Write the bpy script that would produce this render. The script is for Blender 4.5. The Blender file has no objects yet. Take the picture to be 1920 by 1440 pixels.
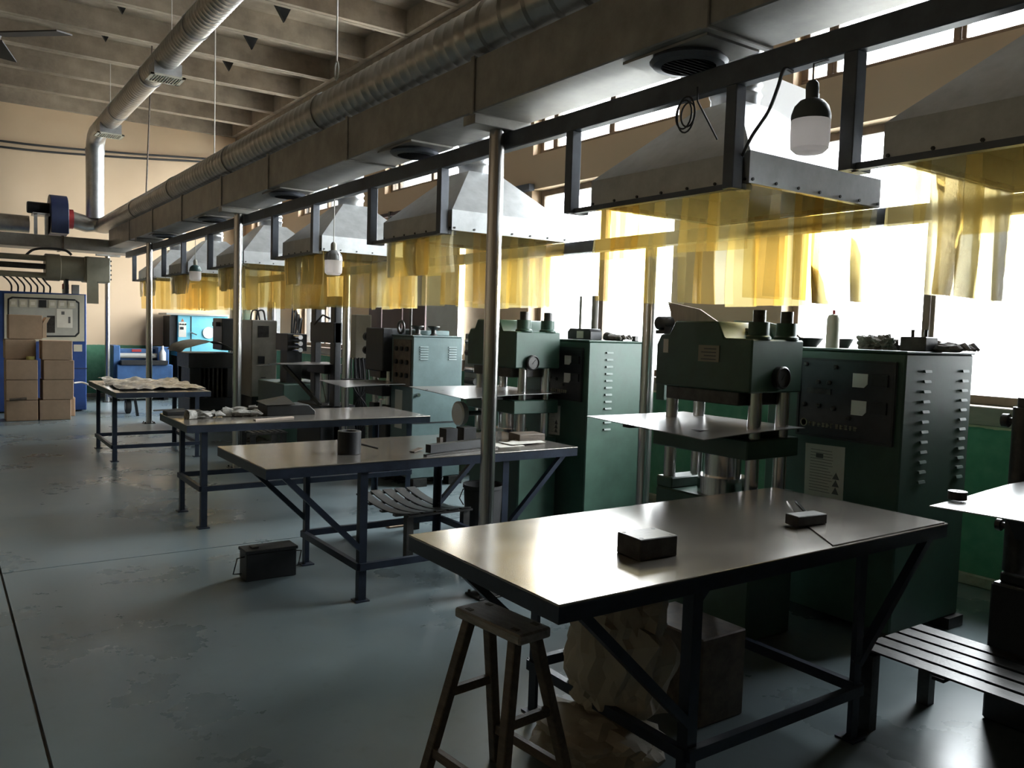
import bpy, bmesh, math, random
from mathutils import Vector, Matrix, noise
random.seed(7)
S = bpy.context.scene
C = S.collection
PI = math.pi

# ---------------------------------------------------------------- camera
F_PX = 1550.0
CAM = Vector((0, 0, 1.55))
AX = Vector((0.820, 0.012, -0.573))
_vp = Vector((-125 - 960, 720 - 586, -F_PX)).normalized()
_h0 = Vector((0, 720 - (586 + 0.031 * 1085), -F_PX))
_h1 = Vector((1000, 720 - (586 + 0.031 * 2085), -F_PX))
ZD = _h1.cross(_h0).normalized()
if ZD.y < 0:
    ZD = -ZD
YD = (_vp - ZD * _vp.dot(ZD)).normalized()
XD = YD.cross(ZD)
ROT = Matrix((XD, YD, ZD))                      # camera axes -> world axes
cam_d = bpy.data.cameras.new('camera')
cam_d.sensor_fit = 'HORIZONTAL'
cam_d.sensor_width = 36.0
cam_d.lens = 36.0 * F_PX / 1920.0
cam_d.clip_start = 0.05
cam_o = bpy.data.objects.new('camera', cam_d)
C.objects.link(cam_o)
cam_o.matrix_world = Matrix.Translation(CAM) @ ROT.to_4x4()
S.camera = cam_o

# ---------------------------------------------------------------- world, light, exposure
W = bpy.data.worlds.new('overcast_sky')
S.world = W
W.use_nodes = True
bg = W.node_tree.nodes['Background']
bg.inputs[0].default_value = (0.93, 0.97, 1.0, 1)
bg.inputs[1].default_value = 1.0
S.view_settings.view_transform = 'Standard'
S.view_settings.look = 'None'
S.view_settings.gamma = 1.0
S.view_settings.use_curve_mapping = False
S.view_settings.exposure = 5.0
cy = S.cycles
cy.use_denoising = True
cy.max_bounces = 10
cy.diffuse_bounces = 6
cy.glossy_bounces = 4
cy.transmission_bounces = 4
cy.transparent_max_bounces = 24
cy.sample_clamp_indirect = 6.0
cy.caustics_reflective = False
cy.caustics_refractive = False

XW, YB, ZC = 5.49, 17.9, 5.40                   # window wall, end wall, rib undersides
XL, YF = -8.0, -6.0                             # far side wall, wall behind the camera
WIN = [(1.95, 4.10), (5.42, 7.50), (9.00, 11.20), (12.75, 14.75), (15.75, 17.45)]
LWIN = []
def portal(name, x, y0, y1, z0, z1, ang):
    l = bpy.data.lights.new(name, 'AREA'); l.shape = 'RECTANGLE'
    l.size = z1 - z0; l.size_y = y1 - y0; l.cycles.is_portal = True
    o = bpy.data.objects.new(name, l); C.objects.link(o)
    o.location = (x, (y0 + y1) / 2, (z0 + z1) / 2); o.rotation_euler = (0, ang, 0)
for a, b in WIN:
    portal('window_portal', XW + 0.24, a, b, 1.16, 3.05, PI / 2)
    portal('window_portal', XW + 0.24, a, b, 3.53, 4.92, PI / 2)
for a, b in LWIN:
    portal('window_portal', XL - 0.24, a, b, 1.0, 4.4, -PI / 2)

# ---------------------------------------------------------------- pixel helpers (a direction only; the plane gives the distance)
def ray(px, py):
    return ROT @ Vector((px - 960, 720 - py, -F_PX))
def PX(px, py, x):
    d = ray(px, py); return CAM + d * ((x - CAM.x) / d.x)
def PY(px, py, y):
    d = ray(px, py); return CAM + d * ((y - CAM.y) / d.y)
def PZ(px, py, z):
    d = ray(px, py); return CAM + d * ((z - CAM.z) / d.z)

# ---------------------------------------------------------------- materials
MATS = {}
def nodes_of(name):
    m = bpy.data.materials.new(name); m.use_nodes = True
    nt = m.node_tree; nt.nodes.clear()
    out = nt.nodes.new('ShaderNodeOutputMaterial')
    return m, nt, out
def mat(name, col, rough=0.6, metal=0.0, var=0.25, scale=6.0, bump=0.0, bscale=40.0, col2=None, stretch=None, coat=0.0, rvar=0.1, spec=0.5):
    m, nt, out = nodes_of(name)
    p = nt.nodes.new('ShaderNodeBsdfPrincipled')
    tc = nt.nodes.new('ShaderNodeTexCoord')
    src = tc.outputs['Object']
    if stretch:
        mp = nt.nodes.new('ShaderNodeMapping'); mp.inputs['Scale'].default_value = stretch
        nt.links.new(src, mp.inputs[0]); src = mp.outputs[0]
    n = nt.nodes.new('ShaderNodeTexNoise'); n.inputs['Scale'].default_value = scale
    n.inputs['Detail'].default_value = 6; n.inputs['Roughness'].default_value = 0.65
    nt.links.new(src, n.inputs['Vector'])
    r = nt.nodes.new('ShaderNodeValToRGB')
    c1 = tuple(c * (1 - var) for c in col); c2 = col2 or tuple(min(1, c * (1 + var)) for c in col)
    r.color_ramp.elements[0].position = 0.3; r.color_ramp.elements[0].color = (*c1, 1)
    r.color_ramp.elements[1].position = 0.7; r.color_ramp.elements[1].color = (*c2, 1)
    nt.links.new(n.outputs[0], r.inputs[0]); nt.links.new(r.outputs[0], p.inputs['Base Color'])
    mr = nt.nodes.new('ShaderNodeMapRange')
    mr.inputs[3].default_value = max(0.03, rough - rvar); mr.inputs[4].default_value = min(1, rough + rvar)
    nt.links.new(n.outputs[0], mr.inputs[0]); nt.links.new(mr.outputs[0], p.inputs['Roughness'])
    p.inputs['Metallic'].default_value = metal
    p.inputs['Specular IOR Level'].default_value = spec
    p.inputs['Coat Weight'].default_value = coat
    if bump:
        n2 = nt.nodes.new('ShaderNodeTexNoise'); n2.inputs['Scale'].default_value = bscale; n2.inputs['Detail'].default_value = 4
        nt.links.new(src, n2.inputs['Vector'])
        b = nt.nodes.new('ShaderNodeBump'); b.inputs['Strength'].default_value = bump; b.inputs['Distance'].default_value = 0.01
        nt.links.new(n2.outputs[0], b.inputs['Height']); nt.links.new(b.outputs[0], p.inputs['Normal'])
    nt.links.new(p.outputs[0], out.inputs[0])
    MATS[name] = m
    return m

mat('galv', (0.42, 0.43, 0.44), 0.36, 0.85, 0.18, 9, 0.05, 30)
mat('galv_dull', (0.30, 0.285, 0.26), 0.46, 0.55, 0.25, 5, 0.05, 20)
mat('duct_round', (0.40, 0.385, 0.36), 0.34, 0.8, 0.25, 5)
mat('stainless', (0.52, 0.51, 0.50), 0.24, 1.0, 0.12, 5, stretch=(1, 1, 0.1))
mat('galv_hood', (0.44, 0.455, 0.46), 0.38, 0.45, 0.15, 9, 0.04, 30)
mat('rail_paint', (0.10, 0.11, 0.13), 0.5, 0.1, 0.3, 5)
mat('navy_steel', (0.018, 0.026, 0.045), 0.42, 0.15, 0.4, 8, 0.05, 60)
mat('black_steel', (0.014, 0.015, 0.017), 0.5, 0.2, 0.4, 12, 0.1, 60)
mat('iron', (0.05, 0.048, 0.046), 0.42, 0.7, 0.4, 14, 0.1, 70)
mat('polished', (0.6, 0.6, 0.6), 0.18, 1.0, 0.1, 10)
mat('plate_steel', (0.30, 0.275, 0.245), 0.21, 0.7, 0.10, 2.5, 0.01, 25, stretch=(1, 2.0, 1), rvar=0.05)
mat('tray_steel', (0.26, 0.255, 0.25), 0.30, 0.8, 0.12, 3, 0.02, 20)
mat('green_paint', (0.028, 0.068, 0.047), 0.48, 0.0, 0.25, 5, 0.03, 40)
mat('teal_paint', (0.105, 0.155, 0.155), 0.38, 0.0, 0.22, 4, 0.03, 40)
mat('grey_beige', (0.22, 0.205, 0.175), 0.45, 0.0, 0.2, 4)
mat('dark_panel', (0.02, 0.02, 0.026), 0.35, 0.0, 0.3, 12)
mat('rust_panel', (0.11, 0.085, 0.065), 0.5, 0.2, 0.5, 14)
mat('paper', (0.62, 0.60, 0.54), 0.8, 0.0, 0.06, 6)
mat('ink', (0.10, 0.10, 0.10), 0.8, 0, 0.1)
mat('pale_ink', (0.33, 0.31, 0.22), 0.7, 0, 0.1)
mat('white_plastic', (0.72, 0.72, 0.70), 0.4, 0, 0.05)
mat('bulb_dark', (0.10, 0.115, 0.12), 0.5, 0, 0.15)
mat('bulb_grey', (0.35, 0.36, 0.37), 0.4, 0.4, 0.1)
mat('bulb_green', (0.06, 0.12, 0.11), 0.45, 0, 0.15)
mat('cable', (0.03, 0.03, 0.032), 0.6, 0, 0.2)
mat('cord_white', (0.6, 0.58, 0.52), 0.7, 0, 0.1)
mat('concrete', (0.30, 0.245, 0.185), 0.9, 0, 0.3, 3, 0.15, 25)
mat('window_frame', (0.20, 0.145, 0.10), 0.55, 0, 0.3, 6, stretch=(1, 1, 0.3))
mat('sill_wood', (0.21, 0.16, 0.12), 0.6, 0, 0.3, 6, stretch=(1, 0.2, 1))
mat('skirting', (0.30, 0.27, 0.21), 0.8, 0, 0.3, 8)
mat('maroon', (0.085, 0.052, 0.052), 0.7, 0, 0.2, 5)
mat('white_board', (0.60, 0.62, 0.62), 0.55, 0, 0.08, 4)
mat('cardboard', (0.40, 0.28, 0.19), 0.85, 0, 0.12, 5, 0.05, 60)
mat('cardboard_in', (0.55, 0.42, 0.30), 0.85, 0, 0.1, 5)
mat('blue_paint', (0.02, 0.055, 0.20), 0.4, 0, 0.2, 5)
mat('blue_dark', (0.012, 0.02, 0.06), 0.45, 0, 0.3, 5)
mat('bench_blue', (0.035, 0.10, 0.24), 0.5, 0, 0.25, 6)
mat('sky_blue', (0.16, 0.50, 0.62), 0.45, 0, 0.1, 5)
mat('olive_paint', (0.235, 0.22, 0.165), 0.45, 0, 0.15, 4)
mat('cream_panel', (0.46, 0.44, 0.36), 0.5, 0, 0.1, 5)
mat('grey_panel', (0.34, 0.34, 0.31), 0.5, 0, 0.1, 5)
mat('red', (0.35, 0.03, 0.03), 0.5, 0, 0.2)
mat('orange', (0.45, 0.13, 0.05), 0.6, 0, 0.2)
mat('yellow_tape', (0.55, 0.50, 0.16), 0.5, 0, 0.1)
mat('wood_worn', (0.10, 0.075, 0.055), 0.55, 0, 0.45, 6, 0.3, 40, stretch=(1, 6, 6))
mat('wood_seat', (0.22, 0.20, 0.18), 0.34, 0, 0.45, 7, 0.3, 40, stretch=(1, 6, 6))
mat('sack', (0.40, 0.37, 0.31), 0.75, 0, 0.15, 5, 0.2, 30)
mat('rag', (0.19, 0.18, 0.165), 0.9, 0, 0.6, 9, 0.3, 60)
mat('glove', (0.17, 0.17, 0.17), 0.9, 0, 0.8, 16, 0.3, 60, col2=(0.5, 0.48, 0.44))
mat('canvas', (0.12, 0.115, 0.095), 0.75, 0, 0.3, 5, 0.2, 20)
mat('rubber', (0.02, 0.02, 0.021), 0.65, 0, 0.3, 10)
mat('board_tan', (0.44, 0.36, 0.30), 0.8, 0, 0.12, 5, stretch=(1, 8, 1))
mat('fan_brown', (0.03, 0.022, 0.018), 0.6, 0, 0.2)
mat('asphalt', (0.42, 0.42, 0.40), 0.9, 0, 0.15, 2)
mat('roof_tile', (0.25, 0.25, 0.27), 0.8, 0, 0.2, 3)

def floor_mat():
    m, nt, out = nodes_of('floor_epoxy')
    p = nt.nodes.new('ShaderNodeBsdfPrincipled')
    g = nt.nodes.new('ShaderNodeNewGeometry')
    n1 = nt.nodes.new('ShaderNodeTexNoise'); n1.inputs['Scale'].default_value = 0.9; n1.inputs['Detail'].default_value = 8; n1.inputs['Roughness'].default_value = 0.6
    n2 = nt.nodes.new('ShaderNodeTexNoise'); n2.inputs['Scale'].default_value = 9; n2.inputs['Detail'].default_value = 6
    nt.links.new(g.outputs['Position'], n1.inputs['Vector']); nt.links.new(g.outputs['Position'], n2.inputs['Vector'])
    r = nt.nodes.new('ShaderNodeValToRGB')
    r.color_ramp.elements[0].position = 0.32; r.color_ramp.elements[0].color = (0.105, 0.13, 0.138, 1)
    r.color_ramp.elements[1].position = 0.72; r.color_ramp.elements[1].color = (0.17, 0.22, 0.236, 1)
    nt.links.new(n1.outputs[0], r.inputs[0])
    r2 = nt.nodes.new('ShaderNodeValToRGB')
    r2.color_ramp.elements[0].position = 0.62; r2.color_ramp.elements[0].color = (1, 1, 1, 1)
    r2.color_ramp.elements[1].position = 0.78; r2.color_ramp.elements[1].color = (0.85, 0.82, 0.78, 1)
    nt.links.new(n2.outputs[0], r2.inputs[0])
    mx = nt.nodes.new('ShaderNodeMix'); mx.data_type = 'RGBA'; mx.blend_type = 'MULTIPLY'; mx.inputs[0].default_value = 1
    nt.links.new(r.outputs[0], mx.inputs[6]); nt.links.new(r2.outputs[0], mx.inputs[7])
    nt.links.new(mx.outputs[2], p.inputs['Base Color'])
    mr = nt.nodes.new('ShaderNodeMapRange'); mr.inputs[1].default_value = 0.3; mr.inputs[2].default_value = 0.7
    mr.inputs[3].default_value = 0.20; mr.inputs[4].default_value = 0.42
    nt.links.new(n1.outputs[0], mr.inputs[0]); nt.links.new(mr.outputs[0], p.inputs['Roughness'])
    nt.links.new(p.outputs[0], out.inputs[0]); MATS['floor_epoxy'] = m
floor_mat()

def wall_mat():
    m, nt, out = nodes_of('wall_paint')
    p = nt.nodes.new('ShaderNodeBsdfPrincipled'); p.inputs['Roughness'].default_value = 0.75
    g = nt.nodes.new('ShaderNodeNewGeometry'); sx = nt.nodes.new('ShaderNodeSeparateXYZ')
    nt.links.new(g.outputs['Position'], sx.inputs[0])
    n = nt.nodes.new('ShaderNodeTexNoise'); n.inputs['Scale'].default_value = 0.7; n.inputs['Detail'].default_value = 7
    n3 = nt.nodes.new('ShaderNodeTexNoise'); n3.inputs['Scale'].default_value = 11; n3.inputs['Detail'].default_value = 6
    for q in (n, n3): nt.links.new(g.outputs['Position'], q.inputs['Vector'])
    cr = nt.nodes.new('ShaderNodeValToRGB')
    cr.color_ramp.elements[0].position = 0.3; cr.color_ramp.elements[0].color = (0.58, 0.425, 0.275, 1)
    cr.color_ramp.elements[1].position = 0.7; cr.color_ramp.elements[1].color = (0.67, 0.505, 0.34, 1)
    nt.links.new(n.outputs[0], cr.inputs[0])
    gr = nt.nodes.new('ShaderNodeValToRGB')
    gr.color_ramp.elements[0].position = 0.3; gr.color_ramp.elements[0].color = (0.05, 0.17, 0.095, 1)
    gr.color_ramp.elements[1].position = 0.75; gr.color_ramp.elements[1].color = (0.085, 0.225, 0.135, 1)
    e = gr.color_ramp.elements.new(0.80); e.color = (0.085, 0.225, 0.135, 1)
    nt.links.new(n3.outputs[0], gr.inputs[0])
    st = nt.nodes.new('ShaderNodeMath'); st.operation = 'MULTIPLY_ADD'; st.inputs[1].default_value = 0.02; st.inputs[2].default_value = 1.01
    nt.links.new(n3.outputs[0], st.inputs[0])
    gt = nt.nodes.new('ShaderNodeMath'); gt.operation = 'GREATER_THAN'
    nt.links.new(sx.outputs[2], gt.inputs[0]); nt.links.new(st.outputs[0], gt.inputs[1])
    m1 = nt.nodes.new('ShaderNodeMix'); m1.data_type = 'RGBA'
    nt.links.new(gt.outputs[0], m1.inputs[0]); nt.links.new(gr.outputs[0], m1.inputs[6]); nt.links.new(cr.outputs[0], m1.inputs[7])
    nt.links.new(m1.outputs[2], p.inputs['Base Color']); nt.links.new(p.outputs[0], out.inputs[0]); MATS['wall_paint'] = m
wall_mat()

def pvc_mat(name, tint, body, k):
    m, nt, out = nodes_of(name)
    t = nt.nodes.new('ShaderNodeBsdfTransparent'); t.inputs[0].default_value = (*tint, 1)
    d = nt.nodes.new('ShaderNodeBsdfTranslucent'); d.inputs[0].default_value = (*body, 1)
    d2 = nt.nodes.new('ShaderNodeBsdfDiffuse'); d2.inputs[0].default_value = (*body, 1)
    g = nt.nodes.new('ShaderNodeBsdfGlossy'); g.inputs['Roughness'].default_value = 0.12
    lw = nt.nodes.new('ShaderNodeLayerWeight'); lw.inputs[0].default_value = 0.12
    tc = nt.nodes.new('ShaderNodeTexCoord'); n = nt.nodes.new('ShaderNodeTexNoise'); n.inputs['Scale'].default_value = 6; n.inputs['Detail'].default_value = 4
    nt.links.new(tc.outputs['Object'], n.inputs['Vector'])
    mr = nt.nodes.new('ShaderNodeMapRange'); mr.inputs[3].default_value = k * 0.6; mr.inputs[4].default_value = k * 1.4
    nt.links.new(n.outputs[0], mr.inputs[0])
    a = nt.nodes.new('ShaderNodeMixShader'); a.inputs[0].default_value = 0.15
    nt.links.new(d.outputs[0], a.inputs[1]); nt.links.new(d2.outputs[0], a.inputs[2])
    b = nt.nodes.new('ShaderNodeMixShader'); nt.links.new(mr.outputs[0], b.inputs[0])
    nt.links.new(t.outputs[0], b.inputs[1]); nt.links.new(a.outputs[0], b.inputs[2])
    c = nt.nodes.new('ShaderNodeMixShader'); nt.links.new(lw.outputs['Fresnel'], c.inputs[0])
    nt.links.new(b.outputs[0], c.inputs[1]); nt.links.new(g.outputs[0], c.inputs[2])
    nt.links.new(c.outputs[0], out.inputs[0]); MATS[name] = m
pvc_mat('pvc_yellow', (0.963, 0.91, 0.73), (0.92, 0.78, 0.42), 0.13)
pvc_mat('pvc_amber', (0.945, 0.845, 0.60), (0.92, 0.70, 0.32), 0.15)
pvc_mat('pvc_clear', (0.985, 0.97, 0.91), (0.90, 0.82, 0.58), 0.12)
def milk():
    m, nt, out = nodes_of('bulb_milk')
    d = nt.nodes.new('ShaderNodeBsdfDiffuse'); d.inputs[0].default_value = (0.85, 0.82, 0.80, 1)
    t = nt.nodes.new('ShaderNodeBsdfTranslucent'); t.inputs[0].default_value = (0.95, 0.90, 0.88, 1)
    x = nt.nodes.new('ShaderNodeMixShader'); x.inputs[0].default_value = 0.65
    nt.links.new(d.outputs[0], x.inputs[1]); nt.links.new(t.outputs[0], x.inputs[2]); nt.links.new(x.outputs[0], out.inputs[0]); MATS['bulb_milk'] = m
milk()
pvc_mat('glass', (0.97, 0.98, 0.98), (0.8, 0.82, 0.82), 0.02)

# ---------------------------------------------------------------- mesh builder
class MB:
    def __init__(s): s.v = []; s.f = []
    def add(s, vs, fs):
        n = len(s.v); s.v += [Vector(v) for v in vs]; s.f += [tuple(i + n for i in f) for f in fs]; return s
    def bx(s, x0, x1, y0, y1, z0, z1):
        return s.add([(x0, y0, z0), (x1, y0, z0), (x1, y1, z0), (x0, y1, z0), (x0, y0, z1), (x1, y0, z1), (x1, y1, z1), (x0, y1, z1)],
                     [(0, 3, 2, 1), (4, 5, 6, 7), (0, 1, 5, 4), (1, 2, 6, 5), (2, 3, 7, 6), (3, 0, 4, 7)])
    def bar(s, p0, p1, w, h=None, up=(0, 0, 1)):
        h = h or w; p0 = Vector(p0); p1 = Vector(p1); d = (p1 - p0).normalized(); u = Vector(up)
        if abs(d.dot(u)) > 0.98: u = Vector((1, 0, 0))
        a = d.cross(u).normalized(); b = a.cross(d).normalized()
        vs = [p + a * sx * w / 2 + b * sz * h / 2 for p in (p0, p1) for sx, sz in ((-1, -1), (1, -1), (1, 1), (-1, 1))]
        return s.add(vs, [(0, 1, 2, 3), (7, 6, 5, 4), (0, 4, 5, 1), (1, 5, 6, 2), (2, 6, 7, 3), (3, 7, 4, 0)])
    def tube(s, pts, r, n=12, cap=True):
        pts = [Vector(p) for p in pts]; rs = r if isinstance(r, (list, tuple)) else [r] * len(pts)
        vs = []; fs = []; prev = None
        for i, p in enumerate(pts):
            d = (pts[min(i + 1, len(pts) - 1)] - pts[max(i - 1, 0)])
            d = d.normalized() if d.length > 1e-9 else Vector((0, 0, 1))
            if prev is None:
                u = Vector((0, 0, 1)) if abs(d.z) < 0.9 else Vector((1, 0, 0))
                a = d.cross(u).normalized()
            else:
                a = (prev - d * prev.dot(d)).normalized()
            prev = a; b = d.cross(a)
            for k in range(n):
                t = 2 * PI * k / n; vs.append(p + (a * math.cos(t) + b * math.sin(t)) * rs[i])
        for i in range(len(pts) - 1):
            for k in range(n):
                k2 = (k + 1) % n; fs.append((i * n + k, i * n + k2, (i + 1) * n + k2, (i + 1) * n + k))
        if cap:
            fs.append(tuple(range(n - 1, -1, -1))); fs.append(tuple(range((len(pts) - 1) * n, len(pts) * n)))
        return s.add(vs, fs)
    def lathe(s, prof, c=(0, 0, 0), axis='Z', n=24, closed=False):
        vs = []; fs = []; c = Vector(c)
        for r, h in prof:
            for k in range(n):
                t = 2 * PI * k / n; q = (r * math.cos(t), r * math.sin(t), h)
                if axis == 'X': q = (q[2], q[0], q[1])
                elif axis == 'Y': q = (q[1], q[2], q[0])
                vs.append(c + Vector(q))
        m = len(prof)
        for i in range(m if closed else m - 1):
            j = (i + 1) % m
            for k in range(n):
                k2 = (k + 1) % n; fs.append((i * n + k, i * n + k2, j * n + k2, j * n + k))
        if not closed:
            if prof[0][0] > 1e-6: fs.append(tuple(range(n - 1, -1, -1)))
            if prof[-1][0] > 1e-6: fs.append(tuple(range((m - 1) * n, m * n)))
        return s.add(vs, fs)
    def prism(s, poly, vec):
        n = len(poly); vec = Vector(vec); vs = [Vector(p) for p in poly] + [Vector(p) + vec for p in poly]
        fs = [tuple(range(n - 1, -1, -1)), tuple(range(n, 2 * n))] + [(i, (i + 1) % n, (i + 1) % n + n, i + n) for i in range(n)]
        return s.add(vs, fs)
    def sheet(s, grid, th):
        nr, nc = len(grid), len(grid[0]); g = [[Vector(p) for p in row] for row in grid]
        th = Vector(th); vs = [p for row in g for p in row] + [p + th for row in g for p in row]; o = nr * nc; fs = []
        I = lambda r, c: r * nc + c
        for r in range(nr - 1):
            for c in range(nc - 1):
                q = (I(r, c), I(r, c + 1), I(r + 1, c + 1), I(r + 1, c)); fs += [q[::-1], tuple(i + o for i in q)]
        ring = [I(0, c) for c in range(nc)] + [I(r, nc - 1) for r in range(1, nr)] + [I(nr - 1, c) for c in range(nc - 2, -1, -1)] + [I(r, 0) for r in range(nr - 2, 0, -1)]
        for i in range(len(ring)):
            a, b = ring[i], ring[(i + 1) % len(ring)]; fs.append((a, b, b + o, a + o))
        return s.add(vs, fs)
    def blob(s, c, r, seed=0, amp=0.25, freq=2.0, sub=3, flat=None):
        bm = bmesh.new(); bmesh.ops.create_icosphere(bm, subdivisions=sub, radius=1.0)
        c = Vector(c); off = Vector((seed * 3.1, seed * 1.7, seed * 2.3)); vs = []
        for v in bm.verts:
            d = v.co.normalized()
            k = 1 + amp * noise.noise(d * freq + off) + amp * 0.5 * noise.noise(d * freq * 2.7 + off)
            q = Vector((d.x * r[0], d.y * r[1], d.z * r[2])) * k + c
            if flat is not None and q.z < flat: q.z = flat
            vs.append(q)
        fs = [tuple(x.index for x in f.verts) for f in bm.faces]; bm.free()
        return s.add(vs, fs)
    def build(s, name, m, parent=None, world=True, bevel=0.0, smooth=True, ang=35):
        me = bpy.data.meshes.new(name)
        off = Vector(parent['_o']) if (parent is not None and world and '_o' in parent) else Vector((0, 0, 0))
        me.from_pydata([tuple(v - off) for v in s.v], [], s.f)
        bm = bmesh.new(); bm.from_mesh(me)
        bmesh.ops.recalc_face_normals(bm, faces=bm.faces)
        if bevel:
            es = [e for e in bm.edges if len(e.link_faces) == 2 and e.calc_face_angle(0) > math.radians(40)]
            bmesh.ops.bevel(bm, geom=es, offset=bevel, segments=1, affect='EDGES', clamp_overlap=True)
        bm.to_mesh(me); bm.free()
        if smooth:
            for p in me.polygons: p.use_smooth = True
            me.set_sharp_from_angle(angle=math.radians(ang))
        me.materials.append(MATS[m])
        o = bpy.data.objects.new(name, me); C.objects.link(o)
        if parent is not None:
            o.parent = parent
            o['_o'] = tuple(off)
        return o

def tag(o, label, cat, group=None):
    o['label'] = label; o['category'] = cat
    if group: o['group'] = group
    return o
def thing(name, label, cat, loc=(0, 0, 0), rz=0.0, group=None):
    o = bpy.data.objects.new(name, None); C.objects.link(o); o.empty_display_size = 0.1
    o.location = loc; o.rotation_euler = (0, 0, rz); o['_o'] = tuple(loc)
    return tag(o, label, cat, group)
def struct(name, loc=(0, 0, 0)):
    o = bpy.data.objects.new(name, None); C.objects.link(o); o.location = loc; o['_o'] = tuple(loc); o['kind'] = 'structure'
    return o
def sbuild(mb, name, m, **k):
    o = mb.build(name, m, **k); o['kind'] = 'structure'; return o
def one(mb, name, m, label, cat, group=None, **k):
    return tag(mb.build(name, m, **k), label, cat, group)
def dup(o, parent, loc=None):
    c = o.copy(); C.objects.link(c); c.parent = parent
    if loc is not None: c.location = loc
    return c
def wire(pts, r, n=8, sub=6):
    P = [Vector(p) for p in pts]
    if len(P) < 3: return MB().tube(P, r, n)
    out = []
    for i in range(len(P) - 1):
        p0, p1, p2, p3 = P[max(i - 1, 0)], P[i], P[i + 1], P[min(i + 2, len(P) - 1)]
        for k in range(sub):
            t = k / sub
            out.append(0.5 * ((2 * p1) + (p2 - p0) * t + (2 * p0 - 5 * p1 + 4 * p2 - p3) * t * t + (3 * p1 - p0 - 3 * p2 + p3) * t ** 3))
    out.append(P[-1])
    return MB().tube(out, r, n)

# ================================================================ SETTING
fl = sbuild(MB().bx(XL - 0.3, XW + 0.3, YF - 0.3, YB + 0.3, -0.30, -0.02), 'floor', 'concrete')
xs = [XL, 0.315, XW]; ys = [YF, -0.2, 5.73, 11.75, YB]
for i in range(2):
    for j in range(4):
        MB().bx(xs[i] + 0.006, xs[i + 1] - 0.006, ys[j] + 0.005, ys[j + 1] - 0.005, -0.02, 0.0).build('floor_slab', 'floor_epoxy', fl)

ceil = sbuild(MB().bx(XL - 0.3, XW + 0.3, YF - 0.3, YB + 0.3, ZC + 0.36, ZC + 0.5), 'ceiling', 'concrete')
pm = None
MODY = 1.30
def ceil_panel(x0, x1):
    b = MB()
    L, wd, rib = x1 - x0, MODY - 0.012, 0.075
    b.bx(0, L, 0, wd, 0.30, 0.36)
    for y in (0, wd - rib):
        b.prism([(0, y, 0.30), (0, y + (0.02 if y == 0 else -0.03) * 0, 0.0), (0, y + rib, 0.0), (0, y + rib, 0.30)], (L, 0, 0))
    b.bx(0, 0.09, rib, wd - rib, 0.0, 0.30); b.bx(L - 0.09, L, rib, wd - rib, 0.0, 0.30)
    return b
for (x0, x1) in ((XL, -0.85), (-0.80, 5.24)):
    first = None
    y = YB - MODY
    while y > YF - 0.2:
        if first is None:
            first = ceil_panel(x0, x1).build('ceiling_panel', 'concrete', ceil); first.location = (x0, y, ZC)
        else:
            dup(first, ceil, (x0, y, ZC))
        y -= MODY
MB().bx(5.25, XW, YF, YB, ZC - 0.10, ZC + 0.36).build('edge_beam', 'concrete', ceil)

def wall_with_holes(b, x0, x1, ya, yb, holes_cols, ztop):
    """holes_cols: list of (y0,y1,[(z0,z1),...])"""
    y = ya
    for (h0, h1, zs) in sorted(holes_cols):
        b.bx(x0, x1, y, h0, -0.02, ztop)
        z = -0.02
        for (q0, q1) in zs:
            b.bx(x0, x1, h0, h1, z, q0); z = q1
        b.bx(x0, x1, h0, h1, z, ztop)
        y = h1
    b.bx(x0, x1, y, yb, -0.02, ztop)
    return b
ZS = [(1.10, 3.12), (3.50, 4.95)]
sbuild(wall_with_holes(MB(), XW, XW + 0.30, YF - 0.3, YB + 0.3, [(a - 0.06, b + 0.06, ZS) for a, b in WIN], ZC + 0.36), 'wall_right', 'wall_paint', smooth=False)
sbuild(wall_with_holes(MB(), XL - 0.30, XL, YF - 0.3, YB + 0.3, [(a, b, [(1.0, 4.4)]) for a, b in LWIN], ZC + 0.36), 'wall_left', 'wall_paint', smooth=False)
sbuild(MB().bx(XL, XW, YB, YB + 0.3, -0.02, ZC + 0.36), 'wall_back', 'wall_paint', smooth=False)
sbuild(MB().bx(XL, XW, YF - 0.3, YF, -0.02, ZC + 0.36), 'wall_front', 'wall_paint', smooth=False)
sbuild(MB().bx(XW - 0.035, XW, YF, YB, 0, 0.075), 'baseboard_right', 'skirting', bevel=0.008)
sbuild(MB().bx(XL, XW - 0.035, YB - 0.03, YB, 0, 0.075), 'baseboard_back', 'skirting', bevel=0.008)
sbuild(MB().bx(-60, XL - 0.3, -60, 80, -0.4, -0.25).bx(XW + 0.3, 70, -60, 80, -0.4, -0.25), 'ground_outside', 'asphalt')

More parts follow.
